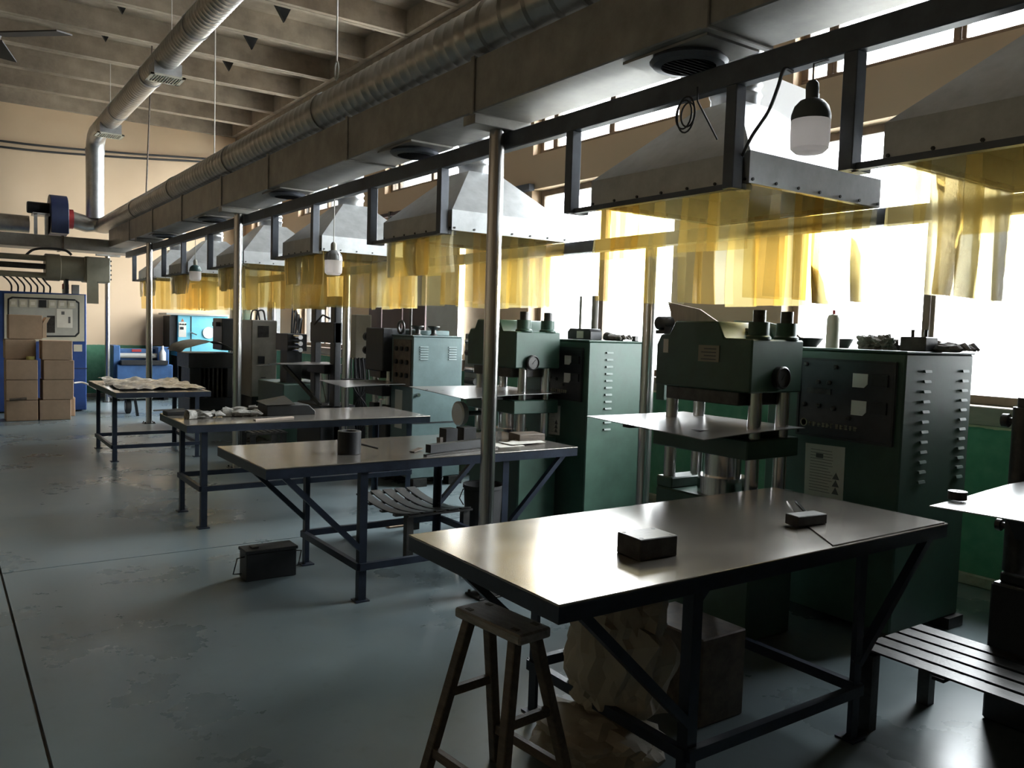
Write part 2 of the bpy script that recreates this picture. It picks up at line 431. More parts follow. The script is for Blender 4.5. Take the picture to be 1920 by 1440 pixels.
wn = 0
def window(x, y0, y1, z0, z1, mull, sill, deep=0.05, fw=0.06, face=-1):
    global wn
    wn += 1
    w = struct('window_%d' % wn, (x, (y0 + y1) / 2, z0))
    f = MB()
    f.bx(x, x + deep, y0, y1, z0, z0 + fw).bx(x, x + deep, y0, y1, z1 - fw, z1)
    f.bx(x, x + deep, y0, y0 + fw, z0 + fw, z1 - fw).bx(x, x + deep, y1 - fw, y1, z0 + fw, z1 - fw)
    f.build('window_frame', 'window_frame', w, bevel=0.004)
    edges = [y0 + fw] + [m for m in mull] + [y1 - fw]
    for m in mull:
        MB().bx(x - 0.01, x + deep + 0.01, m - 0.035, m - 0.004, z0 + fw, z1 - fw).bx(x + 0.005, x + deep + 0.02, m + 0.008, m + 0.06, z0 + fw, z1 - fw).build('mullion', 'window_frame', w, bevel=0.004)
    for i in range(len(edges) - 1):
        MB().bx(x + 0.02, x + 0.025, edges[i], edges[i + 1], z0 + fw, z1 - fw).build('pane', 'glass', w, smooth=False)
    if sill:
        MB().bx(XW - 0.045, XW + 0.14, y0 - 0.10, y1 + 0.10, z0 - 0.12, z0).build('window_sill', 'sill_wood', w, bevel=0.006)
    return w
for i, (a, b) in enumerate(WIN):
    window(XW + 0.13, a - 0.06, b + 0.06, 1.10 + 0.06, 3.12, [(a + b) / 2 + 0.01], True)
for i, (a, b) in enumerate(WIN):
    window(XW + 0.10, a - 0.06, b + 0.06, 3.50, 4.95, [b - 0.22, (a + b) / 2 - 0.1], False)
for a, b in LWIN:
    window(XL - 0.18, a, b, 1.0, 4.4, [(a + b) / 2], False)

# ================================================================ POSTS AND RAILS
front_posts = [(3.96, 'polished steel post standing at the far edge of the bare table with the square block'),
               (8.80, 'polished steel post between the plastic-covered table and the table with the gloves'),
               (13.15, 'polished steel post on the pale floor beyond the plastic-covered table'),
               (16.75, 'polished steel post beside the blue control cabinet near the end wall')]
for y, lab in front_posts:
    t = thing('steel_post', lab, 'post', (2.62, y, 0), group='front row of polished posts under the duct')
    MB().lathe([(0.0435, 0.008), (0.0435, 2.672)], (2.62, y, 0), n=28).build('pole', 'stainless', t)
    MB().bx(2.54, 2.70, y - 0.08, y + 0.08, 0, 0.01).build('base_plate', 'iron', t, bevel=0.002)
    for sx in (-1, 1):
        for sy in (-1, 1):
            MB().lathe([(0.009, 0.01), (0.009, 0.028), (0.0, 0.03)], (2.62 + sx * 0.062, y + sy * 0.062, 0), n=6).build('anchor_bolt', 'iron', t)
    MB().bx(2.43, 2.83, y - 0.06, y + 0.06, 2.672, 2.727).build('top_channel', 'galv_dull', t, bevel=0.004)
rear_posts = [(3.955, 'round steel post behind the wide sheet of the press with the cardboard on its head'),
              (8.83, 'round steel post beside the pale junction box and the tall dark press'),
              (13.20, 'round steel post standing before the sky-blue oven')]
for y, lab in rear_posts:
    t = thing('steel_post', lab, 'post', (3.86, y, 0), group='rear row of posts between the presses')
    MB().lathe([(0.045, 0.008), (0.045, 2.195)], (3.86, y, 0), n=28).build('pole', 'stainless', t)
    MB().bx(3.78, 3.94, y - 0.08, y + 0.08, 0, 0.01).build('base_plate', 'iron', t, bevel=0.002)
one(MB().bx(2.68, 2.74, -1.0, 15.35, 2.575, 2.672), 'front_rail', 'rail_paint', 'long dark square rail under the duct carrying the hood brackets', 'rail', bevel=0.005)
one(MB().bx(3.725, 3.81, 0.2, 15.2, 2.11, 2.19), 'rear_rail', 'rail_paint', 'long dark rail along the window side of the hoods', 'rail', bevel=0.005)

# ================================================================ DUCTS
rd = thing('rectangular_duct', 'long rectangular galvanised air duct resting on the polished posts', 'duct', (2.615, 8, 2.73))
seams = [-1.5, 0.6, 2.25, 3.92, 5.6, 7.3, 8.75, 10.4, 12.0, 13.6, 15.4]
for a, b in zip(seams[:-1], seams[1:]):
    MB().bx(2.43, 2.80, a + 0.004, b - 0.004, 2.73, 3.02).build('duct_section', 'galv_dull', rd, bevel=0.006)
for a in seams[1:-1]:
    MB().bx(2.418, 2.812, a - 0.018, a + 0.018, 2.718, 3.032).build('flange', 'galv_dull', rd, bevel=0.004)
def diffuser(y):
    d = MB().prism([(2.47, y - 0.24, 2.728), (2.78, y - 0.24, 2.728), (2.78, y + 0.24, 2.728), (2.47, y + 0.24, 2.728)], (0, 0, -0.012))
    o = d.build('outlet_collar', 'galv_dull', rd)
    MB().lathe([(0.15, 2.716), (0.165, 2.70), (0.15, 2.685), (0.115, 2.68), (0.115, 2.70)], (2.625, y, 0), n=28).build('ring', 'rail_paint', o)
    v = MB()
    for k in range(-4, 5):
        hw = math.sqrt(max(0, 0.113 ** 2 - (k * 0.025) ** 2))
        v.bar((2.625 - hw, y + k * 0.025, 2.69), (2.625 + hw, y + k * 0.025, 2.69), 0.004, 0.018)
    v.build('vane_grille', 'black_steel', o)
    MB().lathe([(0.114, 2.7005), (0.114, 2.712)], (2.625, y, 0), n=24).build('throat', 'black_steel', o)
for y in (2.52, 4.95, 7.35, 9.8, 12.2): diffuser(y)

RD = (2.52, 3.188)
mdct = thing('spiral_duct', 'long dark spiral-seamed round duct lying on top of the rectangular duct', 'duct', (RD[0], 8, RD[1]))
def spiral(y0, y1, r, pitch, amp, ax='Y', c=(0, 0)):
    pr = []; n = max(2, int((y1 - y0) / pitch)); p = (y1 - y0) / n
    for i in range(n):
        q = y0 + i * p; pr += [(r, q), (r, q + p * 0.78), (r + amp, q + p * 0.86), (r + amp, q + p * 0.94)]
    pr.append((r, y1))
    return MB().lathe(pr, (c[0], 0, c[1]), 'Y', n=28)
spiral(-1.5, 1.2, 0.145, 0.11, 0.004, c=RD).build('duct_section', 'duct_round', mdct)
spiral(1.2, 3.85, 0.142, 0.20, 0.014, c=RD).build('corrugated_section', 'duct_round', mdct)
cuts = [3.85, 6.2, 8.6, 11.0, 13.4, 16.2]
for a, b in zip(cuts[:-1], cuts[1:]):
    spiral(a, b, 0.143, 0.11, 0.003, c=RD).build('duct_section', 'duct_round', mdct)
for a in cuts[:-1]:
    MB().lathe([(0.146, a - 0.03), (0.153, a - 0.03), (0.153, a + 0.03), (0.146, a + 0.03)], (RD[0], 0, RD[1]), 'Y', n=28).build('joint_ring', 'duct_round', mdct)
el = [(RD[0], 16.2, RD[1]), (RD[0], 16.34, RD[1]), (RD[0] - 0.04, 16.44, RD[1] + 0.01), (RD[0] - 0.14, 16.5, RD[1] + 0.03), (2.25, 16.5, 3.20), (1.99, 16.5, 3.26)]
MB().tube(el, 0.145, 24).build('elbow', 'duct_round', mdct)
MB().lathe([(0.146, 1.95), (0.17, 1.95), (0.17, 2.03), (0.146, 2.03)], (0, 16.5, 3.26), 'X', n=24).build('red_flange', 'red', mdct)

LD = (2.38, 4.75)
ld = thing('spiral_duct', 'bright spiral-seamed round duct hung below the ribbed ceiling with grilled outlets', 'duct', (LD[0], 8, LD[1]))
lc = [-1.5, 1.2, 3.9, 6.6, 9.6, 11.9, 14.2, 15.6]
for a, b in zip(lc[:-1], lc[1:]):
    spiral(a, b, 0.148, 0.10, 0.003, c=LD).build('duct_section', 'duct_round', ld)
for a in lc[1:-1]:
    MB().lathe([(0.15, a - 0.03), (0.158, a - 0.03), (0.158, a + 0.03), (0.15, a + 0.03)], (LD[0], 0, LD[1]), 'Y', n=28).build('joint_ring', 'galv', ld)
MB().tube([(LD[0], 15.6, LD[1]), (LD[0], 16.15, LD[1]), (LD[0], 16.32, LD[1] - 0.04), (LD[0], 16.43, LD[1] - 0.14), (LD[0], 16.48, LD[1] - 0.32)], 0.15, 24).build('elbow', 'galv', ld)
MB().lathe([(0.15, 3.30), (0.15, LD[1] - 0.32), (0.158, LD[1] - 0.30), (0.158, LD[1] - 0.22)], (LD[0], 16.48, 0), n=24).build('drop_section', 'galv', ld)
def outlet(y):
    o = MB().bx(LD[0] - 0.15, LD[0] + 0.17, y - 0.16, y + 0.16, LD[1] - 0.22, LD[1] - 0.06).build('outlet_box', 'galv', ld)
    g = MB(); z = LD[1] - 0.235
    x0, x1, y0, y1 = LD[0] - 0.19, LD[0] + 0.21, y - 0.19, y + 0.19
    g.bx(x0, x1, y0, y0 + 0.04, z, z + 0.018).bx(x0, x1, y1 - 0.04, y1, z, z + 0.018).bx(x0, x0 + 0.04, y0, y1, z, z + 0.018).bx(x1 - 0.04, x1, y0, y1, z, z + 0.018)
    for k in range(10):
        xx = x0 + 0.06 + k * 0.031; g.bx(xx, xx + 0.008, y0 + 0.04, y1 - 0.04, z, z + 0.018)
    g.build('grille', 'cream_panel', o)
    MB().bx(x0 + 0.04, x1 - 0.04, y0 + 0.04, y1 - 0.04, z + 0.017, z + 0.02).build('throat', 'black_steel', o)
for y in (3.4, 7.2, 11.1, 15.1): outlet(y)
def hang(name, p0, p1, r, m, label, cat='wire', group=None): return one(MB().tube([p0, p1], r, 6), name, m, label, cat, group)
for y, l in ((10.5, 'thin white hanger wire holding the bright round duct beside its middle outlet'), (14.6, 'thin white hanger wire holding the bright round duct near the end wall')):
    hang('hanger_wire', (LD[0] - 0.05, y, LD[1] + 0.14), (LD[0] - 0.05, y, ZC + 0.30), 0.006, 'cord_white', l)

# blower at the end of the main duct
bl = thing('blower', 'dark blue centrifugal blower with black motor on a steel stand', 'blower', (1.79, 16.5, 2.90))
prof = [(1.66, 16.5 + 0.36 * math.cos(t), 3.30 + 0.35 * math.sin(t)) for t in [2 * PI * k / 24 for k in range(24)]]
MB().prism(prof, (0.27, 0, 0)).bx(1.66, 1.93, 16.14, 16.86, 2.97, 3.30).build('scroll_housing', 'blue_dark', bl, bevel=0.008)
MB().lathe([(0.09, 1.33), (0.10, 1.35), (0.10, 1.66)], (0, 16.5, 3.40), 'X', n=20).build('motor', 'black_steel', bl)
for x in (1.44, 1.60):
    MB().bx(x - 0.025, x + 0.025, 16.25, 16.30, 2.86, 3.28).build('stand_leg', 'galv', bl)
MB().bx(1.40, 1.655, 16.25, 16.58, 3.26, 3.298).build('stand_top', 'galv', bl)
one(MB().lathe([(0.15, -1.5), (0.15, 1.38)], (0, 16.75, 3.13), 'X', n=24), 'suction_duct', 'duct_round', 'dull round duct running into the dark blue blower', 'duct')
xb = thing('cross_duct', 'flat galvanised duct crossing in front of the blower to the end of the rectangular duct', 'duct', (0.5, 15.75, 2.65))
for a, b in ((-2.5, -0.4), (-0.4, 0.75), (0.75, 1.75), (1.75, 2.80)):
    MB().bx(a + 0.003, b - 0.003, 15.42, 16.05, 2.655, 2.86).build('duct_section', 'galv_dull', xb, bevel=0.006)
for a in (-0.4, 0.75, 1.75):
    MB().bx(a - 0.018, a + 0.018, 15.41, 16.06, 2.645, 2.87).build('flange', 'rust_panel', xb)

# ================================================================ HOODS
HX0, HX1, HZ = 2.75, 3.70, 2.19
hoods = [(0.69, 1.69, 'galvanised hood with yellow strips above the low press with the foot grid'),
         (2.275, 3.275, 'galvanised hood with yellow strips above the press beside the spray can cabinet'),
         (4.655, 5.65, 'galvanised hood with yellow strips over the press beside the black labelled box'),
         (6.84, 7.82, 'galvanised hood with yellow strips above the press beside the teal cabinet'),
         (9.03, 10.09, 'galvanised hood with yellow strips above the tall open-frame press'),
         (11.42, 12.50, 'galvanised hood with yellow strips above the grey cabinet'),
         (13.50, 14.62, 'galvanised hood with yellow strips hanging last in the row by the end wall')]
def strip(p0, d, wdt, z1, z0, nrm, m, parent, seed):
    rnd = random.Random(seed); d = Vector(d); nrm = Vector(nrm); g = []
    bow = rnd.uniform(-0.012, 0.016); tw = rnd.uniform(-0.02, 0.02); zz = z0 + rnd.uniform(-0.012, 0.012); lean = rnd.uniform(-0.015, 0.015)
    for i in range(6):
        t = i / 5; row = []
        for j in range(4):
            s = j / 3 - 0.5
            q = Vector(p0) + d * (wdt * (s + 0.5) + lean * t) + nrm * (bow * math.sin(PI * t) + tw * s * t * 2 + 0.012 * (0.25 - s * s) * t)
            q.z = z1 + (zz - z1) * t; row.append(q)
        g.append(row)
    return MB().sheet(g, nrm * 0.002).build('curtain_strip', m, parent, ang=60)
for hi, (y0, y1, lab) in enumerate(hoods):
    h = thing('extraction_hood', lab, 'hood', ((HX0 + HX1) / 2, (y0 + y1) / 2, HZ), group='extraction hoods hung in a row from the rail')
    cx, cy_ = (HX0 + HX1) / 2, (y0 + y1) / 2
    t = 0.006
    sk = MB().bx(HX0, HX0 + t, y0, y1, HZ, HZ + 0.128).bx(HX1 - t, HX1, y0, y1, HZ, HZ + 0.128).bx(HX0 + t, HX1 - t, y0, y0 + t, HZ, HZ + 0.128).bx(HX0 + t, HX1 - t, y1 - t, y1, HZ, HZ + 0.128)
    sk.bx(HX0, HX0 + 0.03, y0, y1, HZ - 0.004, HZ).bx(HX1 - 0.03, HX1, y0, y1, HZ - 0.004, HZ).bx(HX0 + 0.03, HX1 - 0.03, y0, y0 + 0.03, HZ - 0.004, HZ).bx(HX0 + 0.03, HX1 - 0.03, y1 - 0.03, y1, HZ - 0.004, HZ)
    sk.build('skirt', 'galv_hood', h)
    zt = 2.66; rr = 0.13
    A = [(HX0, y0), (HX1, y0), (HX1, y1), (HX0, y1)]; B = [(cx - rr, cy_ - rr), (cx + rr, cy_ - rr), (cx + rr, cy_ + rr), (cx - rr, cy_ + rr)]
    for i in range(4):
        j = (i + 1) % 4
        o = Vector((cx, cy_, 2.1)); pp = [Vector((*A[i], HZ + 0.128)), Vector((*A[j], HZ + 0.128)), Vector((*B[j], zt)), Vector((*B[i], zt))]
        nn = (pp[1] - pp[0]).cross(pp[3] - pp[0]).normalized()
        if nn.dot(o - pp[0]) < 0: nn = -nn
        MB().prism(pp, nn * 0.003).build('sloped_panel', 'galv_hood', h, smooth=False)
    pr = [(0.118, zt - 0.01)]
    for k in range(5): pr += [(0.118, zt + 0.045 + k * 0.05), (0.128, zt + 0.06 + k * 0.05), (0.118, zt + 0.075 + k * 0.05)]
    MB().lathe(pr, (cx, cy_, 0), n=24).build('flue_collar', 'galv', h)
    if True:
        MB().tube([(cx, cy_, zt + 0.26), (cx, cy_, zt + 0.36), (cx - 0.04, cy_, zt + 0.47), (cx - 0.15, cy_, zt + 0.56), (cx - 0.38, cy_, zt + 0.57), (cx - 0.45, cy_, zt + 0.56)], 0.118, 20).build('flue_elbow', 'galv', h)
    for yb in (y0 + 0.05, y1 - 0.0 + 0.10):
        br = MB().bx(2.675, 2.735, yb - 0.028, yb + 0.028, HZ - 0.03, 2.575).bx(2.735, 2.80, yb - 0.028, yb + 0.028, HZ - 0.03, HZ - 0.004)
        br.build('hanger_bracket', 'rail_paint', h, bevel=0.003)
    MB().bx(2.70, 2.735, y0 + 0.05, y1 + 0.10, HZ - 0.03, HZ - 0.006).build('edge_angle', 'rail_paint', h)
    ns = 6
    kinds = ['pvc_yellow', 'pvc_yellow', 'pvc_clear', 'pvc_amber', 'pvc_yellow']
    sd = hi * 100
    wy = (y1 - y0) / ns; wx = (HX1 - HX0) / ns
    for k in range(ns):
        al = 0.006 * (k % 2); ov_ = 0.05 if k < ns - 1 else -0.012
        strip((HX0 + 0.014 + al, y0 + k * wy, 0), (0, 1, 0), wy + ov_, HZ + 0.02, 1.912, (1, 0, 0), kinds[(k * 3 + hi) % 5], h, sd + k)
        strip((HX1 - 0.016 - al, y0 + k * wy, 0), (0, 1, 0), wy + ov_, HZ + 0.02, 1.728, (-1, 0, 0), kinds[(k * 2 + hi + 1) % 5], h, sd + 20 + k)
        strip((HX0 + 0.03 + k * wx * 0.95, y0 + 0.014 + al, 0), (1, 0, 0), wx + ov_ * 0.9, HZ + 0.02, 1.724, (0, 1, 0), kinds[(k + hi) % 5], h, sd + 40 + k)
        strip((HX0 + 0.03 + k * wx * 0.95, y1 - 0.016 - al, 0), (1, 0, 0), wx + ov_ * 0.9, HZ + 0.02, 1.724, (0, -1, 0), kinds[(k * 3 + 2 + hi) % 5], h, sd + 60 + k)
    rv = MB()
    for k in range(ns + 1):
        yy = y0 + 0.02 + k * (y1 - y0 - 0.04) / ns; rv.lathe([(0.007, HX0 - 0.006), (0.007, HX0)], (0, yy, HZ + 0.012), 'X', n=6)
        xx = HX0 + 0.02 + k * (HX1 - HX0 - 0.04) / ns; rv.lathe([(0.007, y0 - 0.006), (0.007, y0)], (xx, 0, HZ + 0.012), 'Y', n=6)
    rv.build('rivets', 'iron', h)['kind'] = 'stuff'
# pale plastic sheet standing on the slope of the first press's hood
def milky(name, k):
    m, nt, out = nodes_of(name)
    d = nt.nodes.new('ShaderNodeBsdfDiffuse'); d.inputs[0].default_value = (0.85, 0.85, 0.85, 1)
    t = nt.nodes.new('ShaderNodeBsdfTranslucent'); t.inputs[0].default_value = (0.93, 0.92, 0.92, 1)
    x = nt.nodes.new('ShaderNodeMixShader'); x.inputs[0].default_value = k
    nt.links.new(d.outputs[0], x.inputs[1]); nt.links.new(t.outputs[0], x.inputs[2]); nt.links.new(x.outputs[0], out.inputs[0]); MATS[name] = m
milky('milky_sheet', 0.75)
ps = thing('plastic_sheet', 'bright white translucent sheet standing on the slope of a hood before the window', 'plastic sheet', (3.7, 2.90, 2.35))
MB().prism([(3.30, 2.90, 2.965), (3.50, 2.90, 2.955), (3.75, 2.90, 2.93), (4.06, 2.90, 2.915), (4.05, 2.90, 2.33), (3.705, 2.90, 2.325), (3.36, 2.90, 2.67)], (0, 0.003, 0)).build('sheet', 'milky_sheet', ps, smooth=False)
MB().bar((4.045, 2.895, 2.915), (4.045, 2.895, 2.33), 0.012, 0.012).build('edge_batten', 'galv', ps)

# ================================================================ BULBS
def bulb(y, zb, kind, label, x=2.62, zr=2.575):
    t = thing('led_bulb', label, 'light bulb', (x, y, zb), group='bulbs hung from the rail')
    top = {'dark': 'bulb_dark', 'fin': 'bulb_grey', 'green': 'bulb_green'}[kind]
    MB().lathe([(0.0, zb), (0.05, zb + 0.003), (0.066, zb + 0.018), (0.069, zb + 0.05), (0.069, zb + 0.118)], (x, y, 0), n=28).build('diffuser', 'bulb_milk', t)
    MB().lathe([(0.07, zb + 0.118), (0.069, zb + 0.14), (0.060, zb + 0.168), (0.042, zb + 0.188), (0.022, zb + 0.196)], (x, y, 0), n=28).build('housing', top, t)
    if kind == 'fin':
        f = MB()
        for k in range(14):
            a = 2 * PI * k / 14; c, s = math.cos(a), math.sin(a)
            f.prism([(x + 0.02 * c, y + 0.02 * s, zb + 0.118), (x + 0.073 * c, y + 0.073 * s, zb + 0.118), (x + 0.066 * c, y + 0.066 * s, zb + 0.165), (x + 0.025 * c, y + 0.025 * s, zb + 0.20)], (-s * 0.004, c * 0.004, 0))
        f.build('cooling_fins', top, t)
    MB().lathe([(0.022, zb + 0.19), (0.024, zb + 0.23), (0.022, zb + 0.25), (0.012, zb + 0.262)], (x, y, 0), n=16).build('socket', top if kind == 'dark' else 'cream_panel', t)
    xr = 2.71
    MB().tube([(x, y, zb + 0.255), (x, y, max(zb + 0.27, zr - 0.03)), (xr, y, zr + 0.004)], 0.004, 6).build('cord', 'cable' if kind == 'dark' else 'cord_white', t)
bulb(1.90, 2.225, 'dark', 'dark-capped bulb hanging between the two hoods closest to the bare table')
bulb(6.27, 1.945, 'fin', 'finned grey-capped bulb on a long white cord')
bulb(10.53, 2.03, 'green', 'green-capped bulb hanging on a thin cord from the rail')

# ================================================================ TABLES
def work_table(label, x0, x1, y0, y1, z, inx, iny, brace=True, top='plate_steel', rim=0.05, st=0.20, leg=0.045):
    t = thing('work_table', label, 'table', ((x0 + x1) / 2, (y0 + y1) / 2, 0), group='steel work tables in a row')
    MB().bx(x0, x1, y0, y1, z - 0.008, z).build('table_top', top, t, bevel=0.002)
    r = MB(); zb = z - 0.008; e = 0.002
    r.bx(x0 + e, x1 - e, y0 + e, y0 + 0.012, zb - rim, zb).bx(x0 + e, x1 - e, y1 - 0.012, y1 - e, zb - rim, zb).bx(x0 + e, x0 + 0.012, y0 + 0.012, y1 - 0.012, zb - rim, zb).bx(x1 - 0.012, x1 - e, y0 + 0.012, y1 - 0.012, zb - rim, zb)
    r.build('rim', 'navy_steel', t)
    L = [(x0 + inx, y0 + iny), (x1 - inx, y0 + iny), (x1 - inx, y1 - iny), (x0 + inx, y1 - iny)]
    for (x, y) in L:
        sx = 1 if x < (x0 + x1) / 2 else -1; sy = 1 if y < (y0 + y1) / 2 else -1
        b = MB().bx(min(x, x + sx * leg), max(x, x + sx * leg), min(y, y + sy * 0.006), max(y, y + sy * 0.006), 0.008, zb)
        b.bx(min(x, x + sx * 0.006), max(x, x + sx * 0.006), min(y + sy * 0.006, y + sy * leg), max(y + sy * 0.006, y + sy * leg), 0.008, zb)
        b.bx(x - 0.02 if sx > 0 else x - leg - 0.015, x + leg + 0.015 if sx > 0 else x + 0.02, y - 0.02 if sy > 0 else y - leg - 0.015, y + leg + 0.015 if sy > 0 else y + 0.02, 0, 0.008)
        b.build('leg', 'navy_steel', t)
    for i in range(4):
        a, b2 = L[i], L[(i + 1) % 4]
        MB().bar((a[0], a[1], st), (b2[0], b2[1], st), 0.03, 0.04).build('stretcher', 'navy_steel', t)
    if brace:
        for (x, y) in L:
            sx = 1 if x < (x0 + x1) / 2 else -1; sy = 1 if y < (y0 + y1) / 2 else -1
            MB().bar((x + sx * 0.01, y + sy * 0.015, 0.30), (x - sx * (inx - 0.08), y + sy * 0.015, zb - 0.02), 0.03, 0.035, up=(0, 1, 0)).build('brace', 'navy_steel', t)
    return t
ZT = 0.795
work_table('bare steel work table carrying one square block and a thin loose plate', 1.412, 3.50, 1.755, 2.645, ZT, 0.56, 0.015)
work_table('steel work table carrying a hollow ring, flat bars and loose papers', 1.40, 3.485, 4.19, 5.09, ZT, 0.54, 0.015)
work_table('steel work table carrying gloves and a dark wedge-shaped box', 1.49, 3.50, 6.20, 7.08, ZT, 0.13, 0.10, brace=False, st=0.30)
work_table('brown-topped work table covered with crumpled plastic sheeting', 1.54, 2.50, 9.33, 11.20, 0.78, 0.03, 0.38, brace=False, st=0.16)
one(MB().prism([(2.70, 1.765, ZT + 0.001), (3.49, 1.765, ZT + 0.001), (3.49, 2.36, ZT + 0.001), (3.24, 2.37, ZT + 0.001), (2.92, 2.05, ZT + 0.001)], (0, 0, 0.004)), 'steel_plate', 'plate_steel', 'thin loose steel plate lying on the bare table', 'plate', world=True)
def block(name, label, cat, pts, z, h, m, bevel=0.003, group=None):
    return one(MB().prism([(p[0], p[1], z) for p in pts], (0, 0, h)), name, m, label, cat, group, bevel=bevel)
t = thing('steel_block', 'square dark steel mould block with corner holes on the bare table', 'block', (2.01, 2.06, ZT))
MB().prism([(1.930, 2.093, ZT), (1.922, 1.968, ZT), (2.086, 1.956, ZT), (2.094, 2.081, ZT)], (0, 0, 0.072)).build('body', 'iron', t, bevel=0.003)
for q in ((1.945, 2.075), (1.942, 1.985), (2.07, 1.972), (2.075, 2.065)):
    MB().lathe([(0.008, ZT + 0.072), (0.008, ZT + 0.0725)], (q[0], q[1], 0), n=10).build('bolt_hole', 'black_steel', t)
block('steel_block', 'flat dark steel bar block on the loose thin plate', 'block', [(2.83, 2.075), (2.82, 2.005), (2.985, 1.985), (2.99, 2.055)], ZT + 0.006, 0.042, 'iron')
one(wire([(2.995, 2.05, ZT + 0.011), (3.03, 2.10, ZT + 0.011), (3.12, 2.19, ZT + 0.011), (3.25, 2.33, ZT + 0.011)], 0.005), 'thin_rod', 'iron', 'thin bent rod lying beside the flat bar block', 'rod')
# ring on second table
tr = thing('steel_ring', 'short hollow steel cylinder standing on the table with the papers', 'ring', (2.005, 4.515, ZT))
MB().lathe([(0.068, ZT), (0.068, ZT + 0.135), (0.04, ZT + 0.135), (0.04, ZT)], (2.005, 4.515, 0), n=32, closed=True).build('body', 'black_steel', tr, bevel=0.002)
MB().tube([(2.07, 4.49, ZT + 0.055), (2.16, 4.45, ZT + 0.03)], 0.006, 8).build('locking_pin', 'iron', tr)
one(MB().bar((2.40, 4.27, ZT + 0.038), (2.92, 4.40, ZT + 0.038), 0.045, 0.05), 'flat_bar', 'black_steel', 'long dark flat bar lying along the table edge by the post', 'bar')
one(MB().bar((2.36, 4.235, ZT + 0.006), (2.95, 4.36, ZT + 0.006), 0.03, 0.010), 'thin_bar', 'iron', 'thin dark strip under the long flat bar', 'bar')
one(MB().bar((2.36, 4.40, ZT + 0.005), (2.46, 4.47, ZT + 0.012), 0.035, 0.006), 'scraper', 'wood_worn', 'small scraper blade lying by the long flat bar', 'tool')
one(MB().bar((2.60, 4.48, ZT), (2.605, 4.49, ZT + 0.07), 0.045, 0.02), 'wedge', 'wood_worn', 'small upright wooden wedge beside the long flat bar', 'wedge')
for k, (x, y, s, l) in enumerate(((2.78, 4.68, 0.045, 'small black steel cube behind the long flat bar'), (2.93, 4.70, 0.05, 'black steel cube touching the post side of the bar table'))):
    block('steel_cube', l, 'block', [(x - s, y - s), (x + s, y - s), (x + s, y + s), (x - s, y + s)], ZT, 0.10, 'black_steel')
block('wood_block', 'dark slab block lying at the papers on the table with the ring', 'block', [(3.25, 4.66), (3.23, 4.50), (3.43, 4.48), (3.45, 4.64)], ZT, 0.055, 'wood_worn')
for k in range(3):
    one(MB().sheet([[(2.98 + 0.10 * k + 0.065 * i, 4.36 + 0.02 * k + 0.05 * j, ZT + 0.001 + 0.004 * k + 0.006 * ((i * j + k) % 2)) for i in range(4)] for j in range(4)], (0, 0, 0.001)), 'paper_sheet', 'paper', ['loose paper sheet touching the near post', 'loose paper sheet between two other papers', 'loose paper sheet beside the dark slab block'][k], 'paper', 'papers on the bar table')
# gloves, wedge box on third table
def glove(x, y, z, rz, label, s=1.0, m='glove', group='work gloves'):
    b = MB(); sd = int(abs(x * 131 + y * 57) * 10) % 97
    b.blob((0, 0, 0.022), (0.085, 0.052, 0.026), sd, 0.35, 2.2, 3, 0.0)
    for k in range(4):
        yy = -0.038 + k * 0.025; L = 0.075 + 0.02 * (1 - abs(k - 1.5) / 1.5)
        b.tube([(0.06, yy, 0.02), (0.06 + L * 0.6, yy * 1.2, 0.026 + 0.012 * (k % 2)), (0.06 + L, yy * 1.35, 0.014)], [0.014, 0.013, 0.008], 8)
    b.tube([(-0.01, 0.045, 0.02), (0.03, 0.085, 0.022), (0.055, 0.10, 0.015)], [0.015, 0.013, 0.008], 8)
    b.tube([(-0.07, 0, 0.022), (-0.13, 0.004, 0.024)], [0.036, 0.042], 12)
    for v in b.v:
        v *= s; c, sn = math.cos(rz), math.sin(rz); v.x, v.y = x + v.x * c - v.y * sn, y + v.x * sn + v.y * c; v.z = z + max(v.z, 0.0)
    return one(b, 'work_glove', m, label, 'glove', group)
glove(1.72, 6.62, ZT, 0.3, 'grey stained glove beside the dark tray corner', 1.1)
glove(2.02, 6.66, ZT, -0.2, 'grey stained glove lying between two other gloves', 1.1)
glove(2.09, 6.93, ZT, 2.9, 'grey stained glove beside the dark wedge-shaped box', 1.0)
one(MB().bx(1.50, 1.78, 6.86, 7.02, ZT, ZT + 0.03), 'dark_tray', 'black_steel', 'flat black tray on the corner of the glove table', 'tray', bevel=0.004)
one(MB().bar((1.42, 6.95, ZT + 0.036), (1.66, 7.0, ZT + 0.036), 0.02, 0.01), 'file_tool', 'iron', 'thin file lying across the flat black tray', 'tool')
wb = thing('wedge_box', 'dark sheet-metal box with sloping end on the glove table', 'box', (2.42, 6.72, ZT))
MB().prism([(2.21, 6.60, ZT), (2.62, 6.60, ZT), (2.62, 6.60, ZT + 0.03), (2.56, 6.60, ZT + 0.085), (2.21, 6.60, ZT + 0.085)], (0, 0.24, 0)).build('body', 'black_steel', wb, bevel=0.004)
MB().prism([(2.20, 6.59, ZT + 0.086), (2.44, 6.59, ZT + 0.09), (2.44, 6.85, ZT + 0.14), (2.20, 6.85, ZT + 0.10)], (0, 0, 0.004)).build('bent_lid', 'iron', wb)
one(MB().bx(2.19, 2.27, 6.86, 6.90, ZT, ZT + 0.055), 'paper_packet', 'paper', 'small pale packet behind the dark wedge-shaped box', 'packet', bevel=0.003)
one(MB().bar((2.02, 6.32, ZT + 0.006), (2.36, 6.42, ZT + 0.006), 0.03, 0.01), 'wood_strip', 'board_tan', 'thin pale strip lying in front of the wedge-shaped box', 'strip')
